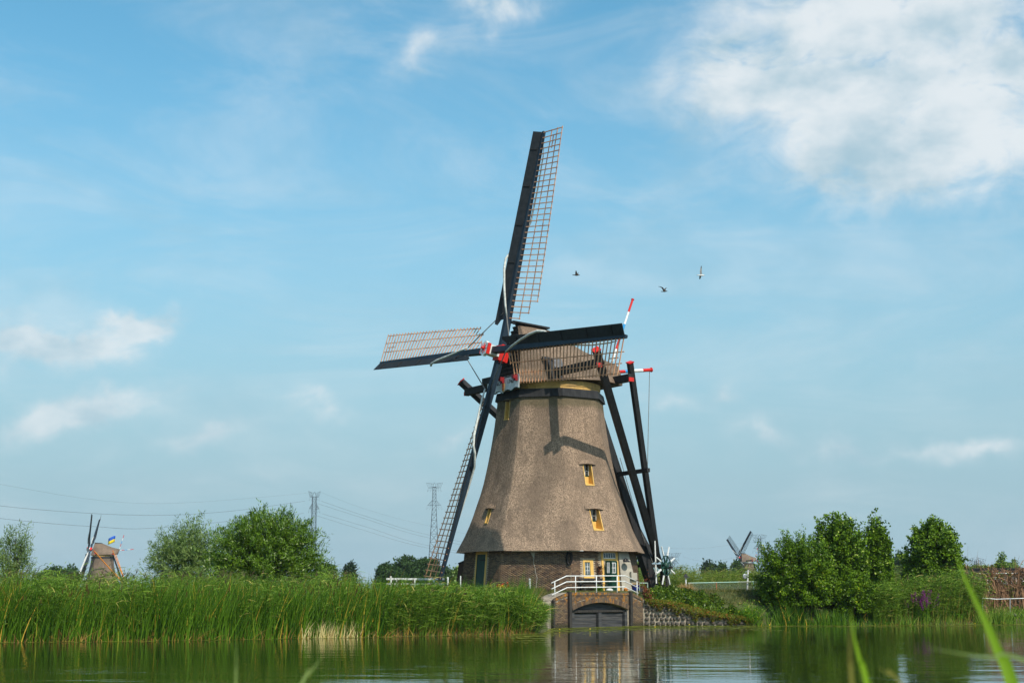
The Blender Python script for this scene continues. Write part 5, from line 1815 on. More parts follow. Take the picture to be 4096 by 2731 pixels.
cattail_bed('cattails', 'tall dark green cattail bed along the water on the left bank', -42, -5.2, -0.25, 4.5, 21000, 1.98, 0.30, 'cattail', 101, lean=0.07, wob=0.19, wid=0.031)
cattail_bed('cattails', 'paler cattail blades rising behind the front cattail bed', -42, -5.0, 4.0, 9.0, 10000, 1.95, 0.25, 'cattail', 104, lean=0.10, wid=0.030)
reed_bed('reeds', 'dense leafy reeds at the right end of the left bank beside the sluice', -5.6, 1.25, -0.15, 5.2, 2900, 1.78, 0.11, 'reed', 102, nl=10, plume=0.02, lean=0.10, leaf=0.50, edge=1.25)
cattail_bed('reeds', 'long thin blades standing among the leafy reeds before the mill', -5.6, 0.8, 0.0, 6.0, 3200, 1.98, 0.30, 'cattail', 103, lean=0.08)
reed_bed('reeds', 'plumed reed field behind the cattails on the left', -46, -8.5, 8.0, 24, 6200, 2.42, 0.07, 'reed_far', 105, nl=7, plume=0.14, lean=0.10, leaf=0.40)
reed_bed('reeds', 'pale far reeds between the big willow and the lowest sail', -16, -9.5, 20, 30, 2200, 2.1, 0.08, 'reed_far', 106, nl=7, plume=0.05, leaf=0.40)
reed_bed('reeds', 'bent leafy reeds mixed into the back of the cattail bed', -42, -6.5, 2.5, 9.0, 2500, 2.25, 0.10, 'reed', 107, nl=9, plume=0.04, leaf=0.5)
rng = np.random.default_rng(171)
P_, d_ = scatter(rng, -40, -5.5, 0.0, 3.0, 900)
cx_ = rng.uniform(-22, -5.8, 13)
P_[:, 0] = cx_[rng.integers(0, 13, 900)] + rng.normal(0, 0.42, 900)
P_[:, 1] = shore(P_[:, 0]) + d_; P_[:, 2] = np.maximum(ground_z(P_[:, 0], P_[:, 1]), -0.1)
reed_bed('reeds', 'bluish leafy reed clumps among the front cattails', 0, 0, 0, 0, 0, 1.75, 0.20, 'reed', 172, nl=11, plume=0.0, leaf=0.52, P=P_)
lv = Leaves(rng); n_ = 500
P_, d_ = scatter(rng, -30, -5, 0.0, 4.0, n_)
top_ = P_ + np.stack([rng.normal(0.1, 0.12, n_), rng.normal(0, 0.1, n_), 1.95 + rng.normal(0, 0.18, n_) - P_[:, 2]], -1)
lv.blade(P_, top_ - P_, np.linalg.norm(top_ - P_, axis=1), np.full(n_, 0.012), np.zeros((n_, 3)), 2, mi=0)
for q in range(3):
    a_ = q * math.pi / 3
    lv.blade(top_ - [0, 0, 0.24], np.tile([0.05, 0, 1.0], (n_, 1)), np.full(n_, 0.22), np.full(n_, 0.036), np.zeros((n_, 3)), 2, mi=1, side=np.tile([math.cos(a_), math.sin(a_), 0], (n_, 1)), taper=8)
props(lv.build('cattail_heads', [MAT['cattail'], MAT['seed_head']]), 'brown cattail heads scattered through the cattail bed', 'cattail heads', kind='stuff')
# dry stalks at the foot of the bed, straw clump
rng = np.random.default_rng(111)
lv = Leaves(rng); n_ = 2600
P, d = scatter(rng, -42, 0.9, -0.35, 1.2, n_, 1.5)
lv.blade(P, unit(rng.normal(size=(n_, 3)) * [0.45, 0.3, 0] + [0, 0, 1]), rng.uniform(0.25, 0.85, n_), 0.024 * rng.uniform(0.7, 1.2, n_), rng.normal(size=(n_, 3)) * [0.4, 0.3, 0.2] + [0, 0, -0.15], 3, side=np.stack([np.ones(n_), np.zeros(n_), np.zeros(n_)], -1))
props(lv.build('dry_stalks', [MAT['dry_reed']]), 'brown dead stalks at the foot of the cattails', 'dry reeds', kind='stuff')
lv = Leaves(rng); n_ = 420
P, d = scatter(rng, -8.15, -6.35, -0.35, 0.3, n_)
P[:, 0] = rng.normal(-7.25, 0.5, n_); P[:, 1] = shore(P[:, 0]) + d
lv.blade(P, unit(rng.normal(size=(n_, 3)) * [0.16, 0.15, 0] + [0, 0, 1]), rng.uniform(0.25, 0.85, n_), np.full(n_, 0.024), rng.normal(size=(n_, 3)) * [0.15, 0.1, 0], 3, side=np.stack([np.ones(n_), np.zeros(n_), np.zeros(n_)], -1))
props(lv.build('cut_stalks', [MAT['straw']]), 'pale straw coloured stalk clump at the water edge', 'dry reeds', kind='stuff')
# right bank
reed_bed('reeds', 'light green reed belt behind the pipe fence and winch wheel', 8.5, 36, 11, 22, 5200, 2.95, 0.09, 'reed_far', 121, nl=8, plume=0.06, leaf=0.46)
reed_bed('reeds', 'reed clump at the water left of the purple flowers', 20.0, 21.6, -0.1, 1.6, 330, 1.9, 0.14, 'reed', 122, nl=10, plume=0, leaf=0.5)
reed_bed('reeds', 'tall reed thicket with dry stalks around the purple flowers', 22.0, 27.0, 0.1, 3.0, 1100, 2.50, 0.12, 'reed', 123, nl=10, plume=0.05, leaf=0.5)
cattail_bed('sedge', 'arching sedge clump at the water under the round bush', 14.5, 16.2, -0.25, 0.7, 260, 1.25, 0.22, 'cattail', 124, lean=0.0, wid=0.032, wob=0.35, cat='sedge')
cattail_bed('sedge', 'yellow green iris leaves at the water before the poplars', 17.0, 18.6, -0.25, 0.5, 240, 0.95, 0.18, 'cattail', 125, lean=0.0, wid=0.034, wob=0.22, cat='sedge')
cattail_bed('sedge', 'low sedges at the water before the tall reed thicket', 21.4, 28.4, -0.2, 0.5, 420, 0.55, 0.16, 'reed', 126, lean=0.0, wid=0.03, wob=0.3, cat='sedge')
rng = np.random.default_rng(131)
lv = Leaves(rng); n_ = 260
P, d = scatter(rng, 22.3, 27, 0.2, 2.6, n_)
lv.blade(P, unit(rng.normal(size=(n_, 3)) * [0.25, 0.2, 0] + [0.12, 0, 1]), rng.uniform(1.4, 2.5, n_), np.full(n_, 0.022), rng.normal(size=(n_, 3)) * 0.15, 3)
P, d = scatter(rng, 20, 34, -0.25, 0.3, n_)
lv.blade(P, unit(rng.normal(size=(n_, 3)) * [0.6, 0.3, 0] + [0, 0, 1]), rng.uniform(0.2, 0.7, n_), np.full(n_, 0.024), rng.normal(size=(n_, 3)) * 0.3, 3)
props(lv.build('dry_stalks', [MAT['dry_reed']]), 'dry brown stalks leaning among the reeds on the right bank', 'dry reeds', kind='stuff')
cattail_bed('sedge', 'short dark sedges fringing the water under the bushes', 13.3, 22.5, -0.25, 0.9, 1300, 0.42, 0.14, 'cattail', 129, lean=0.0, wid=0.032, wob=0.4, cat='sedge')
cattail_bed('sedge', 'rough green grasses at the foot of the dry vine on the right', 26.5, 36, -0.2, 1.6, 1500, 0.75, 0.22, 'reed', 127, lean=0.0, wid=0.032, wob=0.35, cat='sedge')
cattail_bed('sedge', 'rough dark grasses on the bank under the round bush and poplars', 18.8, 22, 0.3, 2.5, 260, 0.8, 0.25, 'cattail', 128, lean=0.0, wid=0.03, wob=0.35, cat='sedge')
# grass on the yard slopes
rng = np.random.default_rng(141)
lv = Leaves(rng)
for (x0, x1, d0, d1, n_, h_) in ((-5, 2.3, 3.5, 14, 16000, 0.20), (7.4, 19, 1.2, 7, 16000, 0.20), (2, 8, 1.3, 4.5, 5000, 0.07)):
    P, d = scatter(rng, x0, x1, d0, d1, n_)
    lv.blade(P, unit(rng.normal(size=(n_, 3)) * [0.5, 0.5, 0] + [0, 0, 1]), h_ * rng.uniform(0.5, 1.5, n_), np.full(n_, 0.022), rng.normal(size=(n_, 3)) * [0.3, 0.3, 0.1], 2)
props(lv.build('grass', [MAT['short_grass']]), 'short dry grass on the slopes around the mill', 'grass', kind='stuff')
# duckweed along the shore
rng = np.random.default_rng(151)
n_ = 26000
x = np.concatenate([rng.uniform(0.0, 13, 18000), rng.uniform(13, 33, 6500), rng.uniform(-20, 1.4, 1500)])
d = -np.abs(rng.normal(0, 1, n_)) * np.where(x > 13, 1.6, np.where(x > -1.5, 4.2, 0.5)) - 0.05
patch = np.sin(x * 2.1) * np.sin(d * 2.6 + x * 0.7) + 0.5 * np.sin(x * 5.3 + d * 4)
ok = patch > np.where(np.abs(d) < 0.5, -0.7, 0.25)
x, d = x[ok], d[ok]; y = shore(x) + d
n_ = len(x); an = rng.uniform(0, math.pi * 2, n_); sz = rng.uniform(0.04, 0.15, n_)
ax = np.stack([np.cos(an), np.sin(an), 0 * an], -1); pp = np.stack([-np.sin(an), np.cos(an), 0 * an], -1)
c = np.stack([x, y, rng.uniform(0.004, 0.012, n_)], -1)
V = np.stack([c - ax * sz[:, None], c + pp * sz[:, None] * 0.7, c + ax * sz[:, None], c - pp * sz[:, None] * 0.7], 1).reshape(-1, 3)
o = np_mesh('duckweed', V, np.arange(4 * n_).reshape(n_, 4), MAT['duckweed'], rnd=rng.random(n_))
props(o, 'patches of yellow green duckweed floating before the sluice and right bank', 'duckweed', kind='stuff')

# yellow water lilies at the edge of the duckweed
rg = np.random.default_rng(161)
for px, py, where in ((2620, 2512, 'before the left end of the stone wall'), (2757, 2502, 'before the middle of the stone wall'), (2862, 2501, 'before the right end of the stone wall'), (3078, 2503, 'before the round bush'), (2238, 2522, 'before the left corner of the sluice'), (2360, 2520, 'before the plank doors of the sluice'), (3900, 2497, 'near the dark boat')):
    d_ = at(px, py, 100.0) - np.array([0, 0, CH])
    P = np.array([0, 0, CH]) + d_ * (-CH / d_[2])
    t_ = thing('water_lily', (P[0], P[1], 0.01), 'small yellow water lily floating ' + where, 'water lily', 'yellow water lilies by the duckweed')
    m = MB()
    for q in range(3):
        c = P + np.array([rg.uniform(-0.3, 0.3), rg.uniform(-0.3, 0.3), 0.0])
        m.lathe((c[0], c[1], 0.012), [(0.13, 0), (0.13, 0.006)], 9)
    m.build('pad', MAT['lily_pad'], t_)
    m = MB().tube([(P[0], P[1], -0.1), (P[0], P[1], 0.05)], 0.008, 5)
    m.lathe((P[0], P[1], 0.045), [(0.015, 0), (0.032, 0.02), (0.028, 0.05)], 8, mi=1)
    m.build('blossom', [MAT['lily_pad'], MAT['lily_yellow']], t_)

# ------------------------------------------------------------------ trees and bushes
def place(px, Y):
    x = gx(px, Y, 1.0)
    return x, Y, max(gz(x, Y), 0.0)
def ztop(py, Y): return at(2048, py, Y)[2]
def plant(name, label, px, Y, half_px, ytop, zbot, leaf, mat, seed, depth=0.9, **kw):
    x, Y, zb0 = place(px, Y)
    zt = ztop(ytop, Y); zc = (zt + zbot) / 2
    hw = half_px / FPX * Y * 0.985
    return grow(name, label, (x, Y, zb0), (x, Y, zc), (hw, hw * depth, (zt - zbot) / 2), leaf, mat, seed, **kw)
plant('willow_bush', 'big rounded dark willow bush rising over the reeds at left', 1052, 73.0, 258, 2018, 0.2, (0.20, 0.046), 'willow_leaf', 201, n=640, per=105, up=0.6, spread=0.12, start=0.22, jit=0.20, full=0.5, trunk_r=0.16, cat='bush', droop=0.1, up_bias=0.35)
plant('willow_tree', 'lighter grey green willow left of the big rounded willow bush', 735, 84.0, 160, 2075, 0.5, (0.22, 0.045), 'willow_grey_leaf', 202, n=360, per=75, up=0.6, spread=0.16, jit=0.3, trunk_r=0.13, up_bias=0.3)
plant('willow_tree', 'feathery young willow at the left edge of the photo', 45, 72.0, 92, 2085, 0.8, (0.20, 0.036), 'willow_grey_leaf', 203, n=125, per=50, up=0.7, spread=0.15, jit=0.35, trunk_r=0.10, up_bias=0.3)
plant('round_bush', 'broad round green bush at the water right of the pipe fence', 3196, 81.3, 156, 2138, 0.02, (0.125, 0.075), 'bush_leaf', 204, n=520, per=105, full=0.7, up=0.35, spread=0.13, jit=0.2, cat='bush', up_bias=0.1)
plant('low_bush', 'yellow green low bush at the feet of the poplars', 3415, 81.2, 95, 2270, 0.03, (0.115, 0.075), 'bush_leaf', 205, n=210, per=85, full=0.7, up=0.5, spread=0.12, cat='bush')
plant('poplar', 'broad poplar with shining leaves, tallest behind the round bush', 3368, 85.0, 118, 2052, 0.2, (0.145, 0.12), 'poplar_leaf', 206, n=480, per=88, full=0.6, up=0.9, spread=0.13, jit=0.2, up_bias=0.3, trunk_r=0.16, group='poplars on the right bank')
plant('poplar', 'narrow light green poplar between the broad poplar and the lone poplar', 3528, 85.4, 64, 2094, 0.2, (0.145, 0.12), 'poplar_leaf', 207, n=270, per=85, full=0.6, up=1.0, spread=0.12, jit=0.2, up_bias=0.25, trunk_r=0.12, group='poplars on the right bank')
plant('poplar', 'lone egg-shaped poplar standing left of the vine-covered fence', 3748, 88.0, 113, 2050, 0.8, (0.145, 0.12), 'poplar_leaf', 208, n=430, per=90, full=0.5, up=0.9, spread=0.13, jit=0.18, up_bias=0.15, trunk_r=0.16, group='poplars on the right bank')
plant('poplar', 'small thin sapling leaning against the left of the lone poplar', 3640, 90.0, 30, 2215, 1.3, (0.13, 0.10), 'poplar_leaf', 209, n=50, per=50, up=0.8, spread=0.12, trunk_r=0.05, group='poplars on the right bank')
plant('low_bush', 'low leafy bush filling the gap under the two poplars', 3560, 83.4, 75, 2330, 0.15, (0.12, 0.08), 'bush_leaf', 210, n=110, per=80, up=0.5, spread=0.12, cat='bush')
plant('willow_tree', 'slender pale willow between the mill and the winch wheel', 2562, 104.0, 28, 2222, 1.2, (0.20, 0.05), 'willow_grey_leaf', 211, n=60, per=60, up=0.6, spread=0.14, trunk_r=0.07)
x_, Y_, z_ = place(2996, 80.1)
tuft('herb_bush', 'bright green leafy herbs between the hedge and the round bush', 'bush', (x_, Y_, 0.1), 150, 1.25, 0.75, 'herb_leaf', 212, (0.16, 0.03), 0.9)
plant('herb_bush', 'bright green weeds at the water right of the purple flowers', 3790, 83.4, 80, 2425, 0.05, (0.11, 0.05), 'herb_leaf', 213, n=150, per=60, up=0.6, spread=0.08, trunk_r=0.03, cat='bush', twigs=False)
# purple loosestrife
x, Y, z0 = place(3690, 81.5)
rng = np.random.default_rng(215)
t_ = thing('loosestrife', (x, Y, z0), 'purple loosestrife blossoms among the reeds on the right bank', 'flowers')
n_ = 34
b = np.array([x, Y, z0]) + rng.normal(size=(n_, 3)) * [0.35, 0.25, 0]
top = np.stack([x + rng.normal(0, 0.42, n_), Y - 0.4 + rng.normal(0, 0.3, n_), rng.uniform(1.05, 2.0, n_)], -1)
lv = Leaves(rng); dd = top - b
lv.blade(b, dd, np.linalg.norm(dd, axis=1), np.full(n_, 0.02), np.zeros((n_, 3)), 2)
k = 14; lv.diamonds((b[:, None] + dd[:, None] * rng.uniform(0.2, 0.7, (n_, k))[..., None]).reshape(-1, 3), rng.normal(size=(n_ * k, 3)), 0.09, 0.03)
lv.build('stem', [MAT['herb_leaf']], t_)
lv = Leaves(rng); k = 34
f = rng.uniform(0.72, 1.0, (n_, k))
lv.diamonds((b[:, None] + dd[:, None] * f[..., None]).reshape(-1, 3) + rng.normal(size=(n_ * k, 3)) * 0.022, rng.normal(size=(n_ * k, 3)), 0.05, 0.04)
lv.build('blossom', [MAT['purple_petal']], t_)

# far trees
def far_tree(label, px, Y, half_px, ytop, seed, mat='wood_leaf', name='tree', group='far trees on the horizon', n=90, per=70, up=0.4, depth=0.8, zb=1.0, size=None):
    x = gx(px, Y, 3)
    zt = ztop(ytop, Y)
    hw = half_px / FPX * Y * 0.985
    s_ = size or max(0.25, Y * 0.0016)
    return grow(name, label, (x, Y, zb - 0.5), (x, Y, (zt + zb) / 2 + 0.08 * (zt - zb)), (hw, hw * depth, (zt - zb) / 2 * 0.92), (s_, s_ * 0.8), mat, seed, n=n, per=per, up=up, spread=s_ * 1.1, trunk_r=0.04 * (zt - zb), start=0.2, group=group)
G = 'far trees on the horizon'
far_tree('tallest round tree of the dark wood left of the lowest sail', 1622, 330, 55, 2226, 301, n=170, per=110)
far_tree('round tree at the left end of the dark wood', 1545, 335, 42, 2258, 302, n=110, per=80)
far_tree('broad tree of the dark wood behind the lowest sail', 1705, 332, 55, 2238, 303, n=170, per=100)
far_tree('last tree of the dark wood, right of the lowest sail', 1775, 336, 30, 2272, 304, n=80, per=70)
far_tree('small blue green tree alone between big willow and dark wood', 1398, 300, 22, 2258, 305, mat='conifer_leaf', n=60, per=70, up=1.0)
far_tree('low dark tree right of the big rounded willow bush', 1305, 170, 42, 2262, 306, n=90, per=80)
far_tree('light tree peeping out left of the mill foot', 1830, 150, 24, 2268, 307, mat='willow_grey_leaf', n=70, per=60)
far_tree('low far trees right of the feathery young willow', 215, 360, 75, 2268, 308, n=120, per=70)
far_tree('dark far tree left of the far windmill with flag', 285, 380, 30, 2268, 309, n=70, per=60)
far_tree('slim dark conifer left of the two other conifers', 2829, 420, 8, 2246, 310, mat='conifer_leaf', n=40, per=50, up=1.6, name='conifer')
far_tree('middle one of three small far conifers', 2842, 420, 7, 2254, 311, mat='conifer_leaf', n=40, per=50, up=1.6, name='conifer')
far_tree('right one of three small far conifers', 2853, 420, 7, 2254, 312, mat='conifer_leaf', n=40, per=50, up=1.6, name='conifer')
far_tree('low bright far tree left of the crossed-sail windmill', 2890, 400, 24, 2258, 313, mat='wood_leaf', n=60, per=60)
far_tree('dark far tree touching the crossed-sail windmill', 2945, 430, 24, 2262, 314, n=60, per=60)
far_tree('dark far tree in the gap between the poplars', 3610, 330, 45, 2216, 315, n=120, per=80)
far_tree('pale willow above the black shed roof', 4010, 170, 22, 2228, 316, mat='willow_grey_leaf', n=60, per=60)
far_tree('pale rounded willow right of the other pale willow over the shed', 4056, 165, 26, 2240, 317, mat='willow_grey_leaf', n=60, per=60)

# ------------------------------------------------------------------ shed, vine fence, boat on the far right
Ys = 92.0
x0, x1, x2 = gx(3876, Ys, 3), gx(3982, Ys, 3), gx(4150, Ys, 3)
zr = ztop(2272, Ys)
t_ = thing('shed', ((x0 + x2) / 2, Ys + 1.5, 0.9), 'low shed with black flat roof behind the vine-covered fence', 'shed')
MB().abox(x0, x2, Ys - 0.1, Ys + 4.5, zr - 0.06, zr + 0.02).build('roof', MAT['felt_roof'], t_)
MB().abox(x1, x2, Ys - 0.06, Ys, zr - 0.36, zr - 0.06).build('fascia', MAT['felt_roof'], t_)
m = MB()
k = 26
for i in range(k):
    a, b_ = x0 + (x1 - x0) * i / k, x0 + (x1 - x0) * (i + 1) / k
    c_ = (a + b_) / 2
    m.prism([(a, Ys - 0.04, zr - 0.36), (c_, Ys - 0.085, zr - 0.36), (b_, Ys - 0.04, zr - 0.36), (b_, Ys - 0.02, zr - 0.36), (a, Ys - 0.02, zr - 0.36)], (0, 0, 0.30))
m.build('corrugated_sheet', MAT['corrugated'], t_)
MB().abox(x0 + 0.1, x2, Ys + 0.05, Ys + 4.3, 0.6, zr - 0.07).build('wall', MAT['shed_wall'], t_)
m = MB().abox(x0 + 0.4, x2 - 0.2, Ys - 0.02, Ys + 0.05, ztop(2334, Ys), ztop(2318, Ys))
m.build('window_band', MAT['white_paint'], t_)
# frame with wires that carries the vine
Yv = 87.6
xa, xb = gx(3872, Yv, 2), gx(4130, Yv, 2)
t_ = thing('vine_fence', ((xa + xb) / 2, Yv, 0.2), 'wire frame fence carrying a dry brown vine on the right bank', 'fence')
zt = ztop(2293, Yv)
MB().tube([(xa + 0.5, Yv, zt), (xb, Yv, zt + 0.02)], 0.03, 7).build('rail', MAT['galvanised'], t_)
for f_ in (0.06, 0.38, 0.66, 0.94):
    xx = xa + (xb - xa) * f_
    MB().tube([(xx, Yv, zt), (xx, Yv, 0.0)], 0.035, 7).build('post', MAT['galvanised'], t_)
m = MB()
for i in range(14):
    z = 0.5 + i * (zt - 0.5) / 14
    m.beam((xa, Yv, z), (xb, Yv, z), 0.008, 0.008)
for i in range(26):
    xx = xa + (xb - xa) * i / 26
    m.beam((xx, Yv, 0.4), (xx, Yv, zt), 0.008, 0.008)
props(m.build('wire_mesh', MAT['galvanised'], t_), kind='stuff')
rng = np.random.default_rng(401)
def vine(label, xa, xb, za, zb_, n, seed, ng, Yv=Yv):
    rng = np.random.default_rng(seed)
    t_ = thing('vine', ((xa + xb) / 2, Yv - 0.1, za), label, 'vine')
    lv = Leaves(rng)
    P = np.stack([rng.uniform(xa, xb, n), Yv - 0.08 + rng.normal(0, 0.07, n), rng.uniform(za + 0.2, zb_ + 0.03, n)], -1)
    hor = rng.random(n) < np.clip((P[:, 2] - zb_ + 0.9) / 1.0, 0.08, 0.7)
    D = np.where(hor[:, None], rng.normal(size=(n, 3)) * [1, 0.2, 0.5], rng.normal(size=(n, 3)) * [0.18, 0.12, 0.1] + [0, 0, -1])
    L = np.where(hor, rng.uniform(0.3, 0.9, n), rng.uniform(0.35, 1.15, n))
    L = np.minimum(L, np.where(hor, 9, P[:, 2] - za + 0.1))
    for q in range(2):
        lv.blade(P, D, L, rng.uniform(0.022, 0.045, n), rng.normal(size=(n, 3)) * [0.2, 0.1, 0.2], 4, side=np.tile([1.0, 0.2 if q == 0 else -1.2, 0.3], (n, 1)), taper=4)
    lv.build('stems', [MAT['dry_vine']], t_)
    lv = Leaves(rng)
    c = np.stack([rng.uniform(xa, xb, ng), np.full(ng, Yv - 0.18), za + (zb_ - za) * rng.random(ng) ** 0.8], -1)
    pp = np.repeat(c, 22, 0) + rng.normal(size=(ng * 22, 3)) * [0.10, 0.05, 0.14]
    lv.diamonds(pp, rng.normal(size=(len(pp), 3)) + [0, -0.5, -0.3], 0.10, 0.09)
    lv.build('leaves', [MAT['herb_leaf']], t_)
vine('thin dry brown vine stems hanging on the wire fence', xa, gx(4066, Yv, 2), 0.1, zt, 1700, 402, 34)
vine('dense dark brown vine thicket at the right edge of the photo', gx(4062, Yv, 2), xb + 0.6, 0.6, zt + 0.35, 800, 403, 8, Yv - 0.25)
# roof-top greenery behind shed
def roofg(rng, n):
    x = rng.uniform(x0, x2, n)
    return np.stack([x, Ys + 5.2 + rng.normal(0, 0.3, n), zr + 0.16 + 0.10 * np.sin(x * 3) * np.sin(x * 1.3) + rng.normal(0, 0.09, n)], -1), unit(rng.normal(size=(n, 3)) + [0, -1, 0.6])
leaf_bank('hedge', 'clipped green hedge showing above the black shed roof', 'hedge', roofg, 2600, 0.13, ['hedge_leaf'], 404)
# bare twigs
x, Y, z0 = place(3905, 96.0)
rng = np.random.default_rng(405); lv = Leaves(rng); n_ = 60
lv.blade(np.array([x, Y, 1.2]) + rng.normal(size=(n_, 3)) * [0.7, 0.2, 0], unit(rng.normal(size=(n_, 3)) * [0.35, 0.3, 0] + [0, 0, 1]), rng.uniform(2.4, 3.5, n_), np.full(n_, 0.025), rng.normal(size=(n_, 3)) * 0.12, 4, taper=3)
props(lv.build('bare_shrub', [MAT['dry_vine']]), 'nearly leafless shrub sticking up behind the black shed', 'shrub')
# hand rail, low wall, boat
Yr = 86.4
MB_ = MB().tube([at(3880, 2387, Yr), at(3985, 2395, Yr), at(4120, 2391, Yr)], 0.024, 7)
for px in (3930, 4040): MB_.tube([at(px, 2391, Yr), at(px, 2470, Yr)], 0.03, 6)
props(MB_.build('hand_rail', MAT['galvanised']), 'grey green pipe hand rail before the dry vine', 'rail')
Yb = 86.0
a, b_ = at(3992, 2473, Yb), at(4068, 2452, Yb)
props(MB().abox(a[0], b_[0], Yb, Yb + 0.3, 0.05, b_[2]).build('low_wall', MAT['concrete'], bevel=0.01), 'low whitish wall beside the dark boat on the right', 'wall')
t_ = thing('boat', at(4110, 2490, 85.2), 'dark moored wooden boat at the right edge by the bank', 'boat')
zt_, zb_ = ztop(2461, 85.2), 0.0
xl, xr = gx(4034, 85.2), gx(4260, 85.2)
m = MB()
st = []
for i in range(9):
    f_ = i / 8
    xx = xl + (xr - xl) * f_
    w_ = 0.62 * math.sin(math.pi * min(0.5, 0.12 + f_ * 0.6))
    st.append((xx, w_))
for (xa_, wa_), (xb_, wb_) in zip(st[:-1], st[1:]):
    yc = 85.6
    m.hexa([(xa_, yc - wa_ * 0.8, -0.1), (xb_, yc - wb_ * 0.8, -0.1), (xb_, yc + wb_ * 0.8, -0.1), (xa_, yc + wa_ * 0.8, -0.1), (xa_, yc - wa_, zt_ - 0.04), (xb_, yc - wb_, zt_ - 0.04), (xb_, yc + wb_, zt_ - 0.04), (xa_, yc + wa_, zt_ - 0.04)])
m.build('hull', MAT['old_post'], t_)
m = MB()
for q in (-1, 1):
    m.tube([(a_, 85.6 + q * (b2 + 0.01), zt_) for a_, b2 in st], 0.045, 6)
m.build('gunwale', MAT['grey_plank'], t_)
P = at(4085, 2448, 86.8)
tuft('fern', 'fresh green leafy plant above the dark boat', 'plant', (P[0], P[1], 0.35), 60, 0.75, 0.6, 'herb_leaf', 406)
# grey covered stack between the reed clumps
P = at(3607, 2395, 84.0)
t_ = thing('covered_stack', (P[0], P[1], 0.3), 'grey slanting cover with a tan board between the reed clumps', 'stack')
MB().hexa([P + [-0.35, 0, -0.9], P + [0.6, 0, -0.9], P + [0.6, 1.0, -0.9], P + [-0.35, 1.0, -0.9], P + [-0.3, 0.0, 0.02], P + [0.55, 0.0, 0.55], P + [0.55, 1, 0.55], P + [-0.3, 1, 0.05]]).build('cover', MAT['corrugated'], t_)
MB().box(P + [-0.05, -0.15, -0.05], (0.36, 0, -0.03), (0, 0.2, 0), (0, 0, 0.03)).build('board', MAT['dry_vine'], t_)

# ------------------------------------------------------------------ pylons and lines
def pylon(label, px, Y, ytop, yU, yL, hU, hL, tipU, wt_, wb_, ybase=2345, yaw=0.0):
    x = gx(px, Y, 20)
    s = Y * 0.985 / FPX
    zf = lambda py: at(px, py, Y)[2]
    zb0, zU, zL, zT = zf(ybase), zf(yU), zf(yL), zf(ytop)
    t_ = thing('pylon', (x, Y, zb0), label, 'pylon', 'power pylons on the horizon')
    cy, sy = math.cos(yaw), math.sin(yaw)
    Lc = lambda u, v, z: np.array([x + u * cy - v * sy, Y + u * sy + v * cy, z])
    r = 0.09 * Y / 700 * 0.95
    m = MB()
    hz = lambda z: np.interp(z, [zb0, zL, zU], [wb_ * s / 2, wt_ * s / 2 * 1.15, wt_ * s / 2])
    lev = [zb0]
    while lev[-1] < zU - hz(lev[-1]) * 1.5: lev.append(lev[-1] + hz(lev[-1]) * 2.1)
    lev.append(zU)
    for z0, z1 in zip(lev[:-1], lev[1:]):
        h0, h1 = hz(z0), hz(z1)
        c0 = [Lc(a * h0, b * h0, z0) for a, b in ((-1, -1), (1, -1), (1, 1), (-1, 1))]
        c1 = [Lc(a * h1, b * h1, z1) for a, b in ((-1, -1), (1, -1), (1, 1), (-1, 1))]
        for i in range(4):
            j = (i + 1) % 4
            m.beam(c0[i], c1[i], r * 1.5, r * 1.5); m.beam(c0[i], c1[j], r, r); m.beam(c0[j], c1[i], r, r); m.beam(c1[i], c1[j], r, r)
    h1 = hz(zU)
    for a, b in ((-1, -1), (1, -1), (1, 1), (-1, 1)):
        m.beam(Lc(a * h1, b * h1, zU), Lc(a * h1 * 0.9, b * h1 * 0.9, zU + (zT - zU) * 0.45), r, r)
        m.beam(Lc(a * h1 * 0.9, b * h1 * 0.9, zU + (zT - zU) * 0.45), Lc(0, 0, zT), r, r)
    m.build('tower', MAT['pylon_steel'], t_)
    for (zz, hw, kind) in ((zU, hU * s, 1), (zL, hL * s, 0)):
        m = MB()
        hb = hz(zz)
        for q in (-1, 1):
            if kind:
                tip = Lc(q * tipU[0] * s, 0, zf(tipU[1])); el = Lc(q * hw, 0, zz - 0.2)
            else:
                tip = el = Lc(q * hw, 0, zz)
            up = zz + (2.2 if kind else 3.0) * Y / 850
            for b in (-1, 1):
                m.beam(Lc(q * hb, b * hb, zz), el, r * 1.2, r * 1.2)
                m.beam(Lc(q * hb, b * hb, up), tip if kind else el, r, r)
                for f in (0.25, 0.5, 0.75):
                    p0 = Lc(q * hb, b * hb, zz) * (1 - f) + el * f
                    p1 = Lc(q * hb, b * hb, up) * (1 - f) + (tip if kind else el) * f
                    m.beam(p0, p1, r * 0.8, r * 0.8)
            if kind: m.beam(el, tip, r * 1.2, r * 1.2)
        m.build('cross_arm', MAT['pylon_steel'], t_)
        for q in (-1, 1):
            for a0, a1, b0 in ((1.0, 0.55, 1.18), (0.5, 0.28, 0.72)):
                m = MB()
                low = Lc(q * hw * b0, 0, zz - 17 * s)
                m.beam(Lc(q * hw * a0, 0, zz), low, r * 0.6, r * 0.6); m.beam(Lc(q * hw * a1, 0, zz), low, r * 0.6, r * 0.6)
                m.build('insulator', MAT['pylon_steel'], t_)
    return t_
pylon('dark pylon with raised horns right above the big willow bush', 1252, 700, 1966, 1986, 2034, 18, 20, (25, 1964), 14, 23, yaw=0.3)
pylon('tallest pylon standing left of the lowest sail', 1735, 760, 1929, 1949, 2020, 24, 27, (33, 1930), 13, 50)
pylon('pylon between the crossed-sail windmill and the round bush', 3041, 1000, 2137, 2152, 2193, 22, 25, (30, 2140), 11, 22)
pylon('pylon seen through the spokes of the winch wheel', 2688, 900, 2212, 2226, 2252, 30, 32, (44, 2210), 13, 18, yaw=0.5)
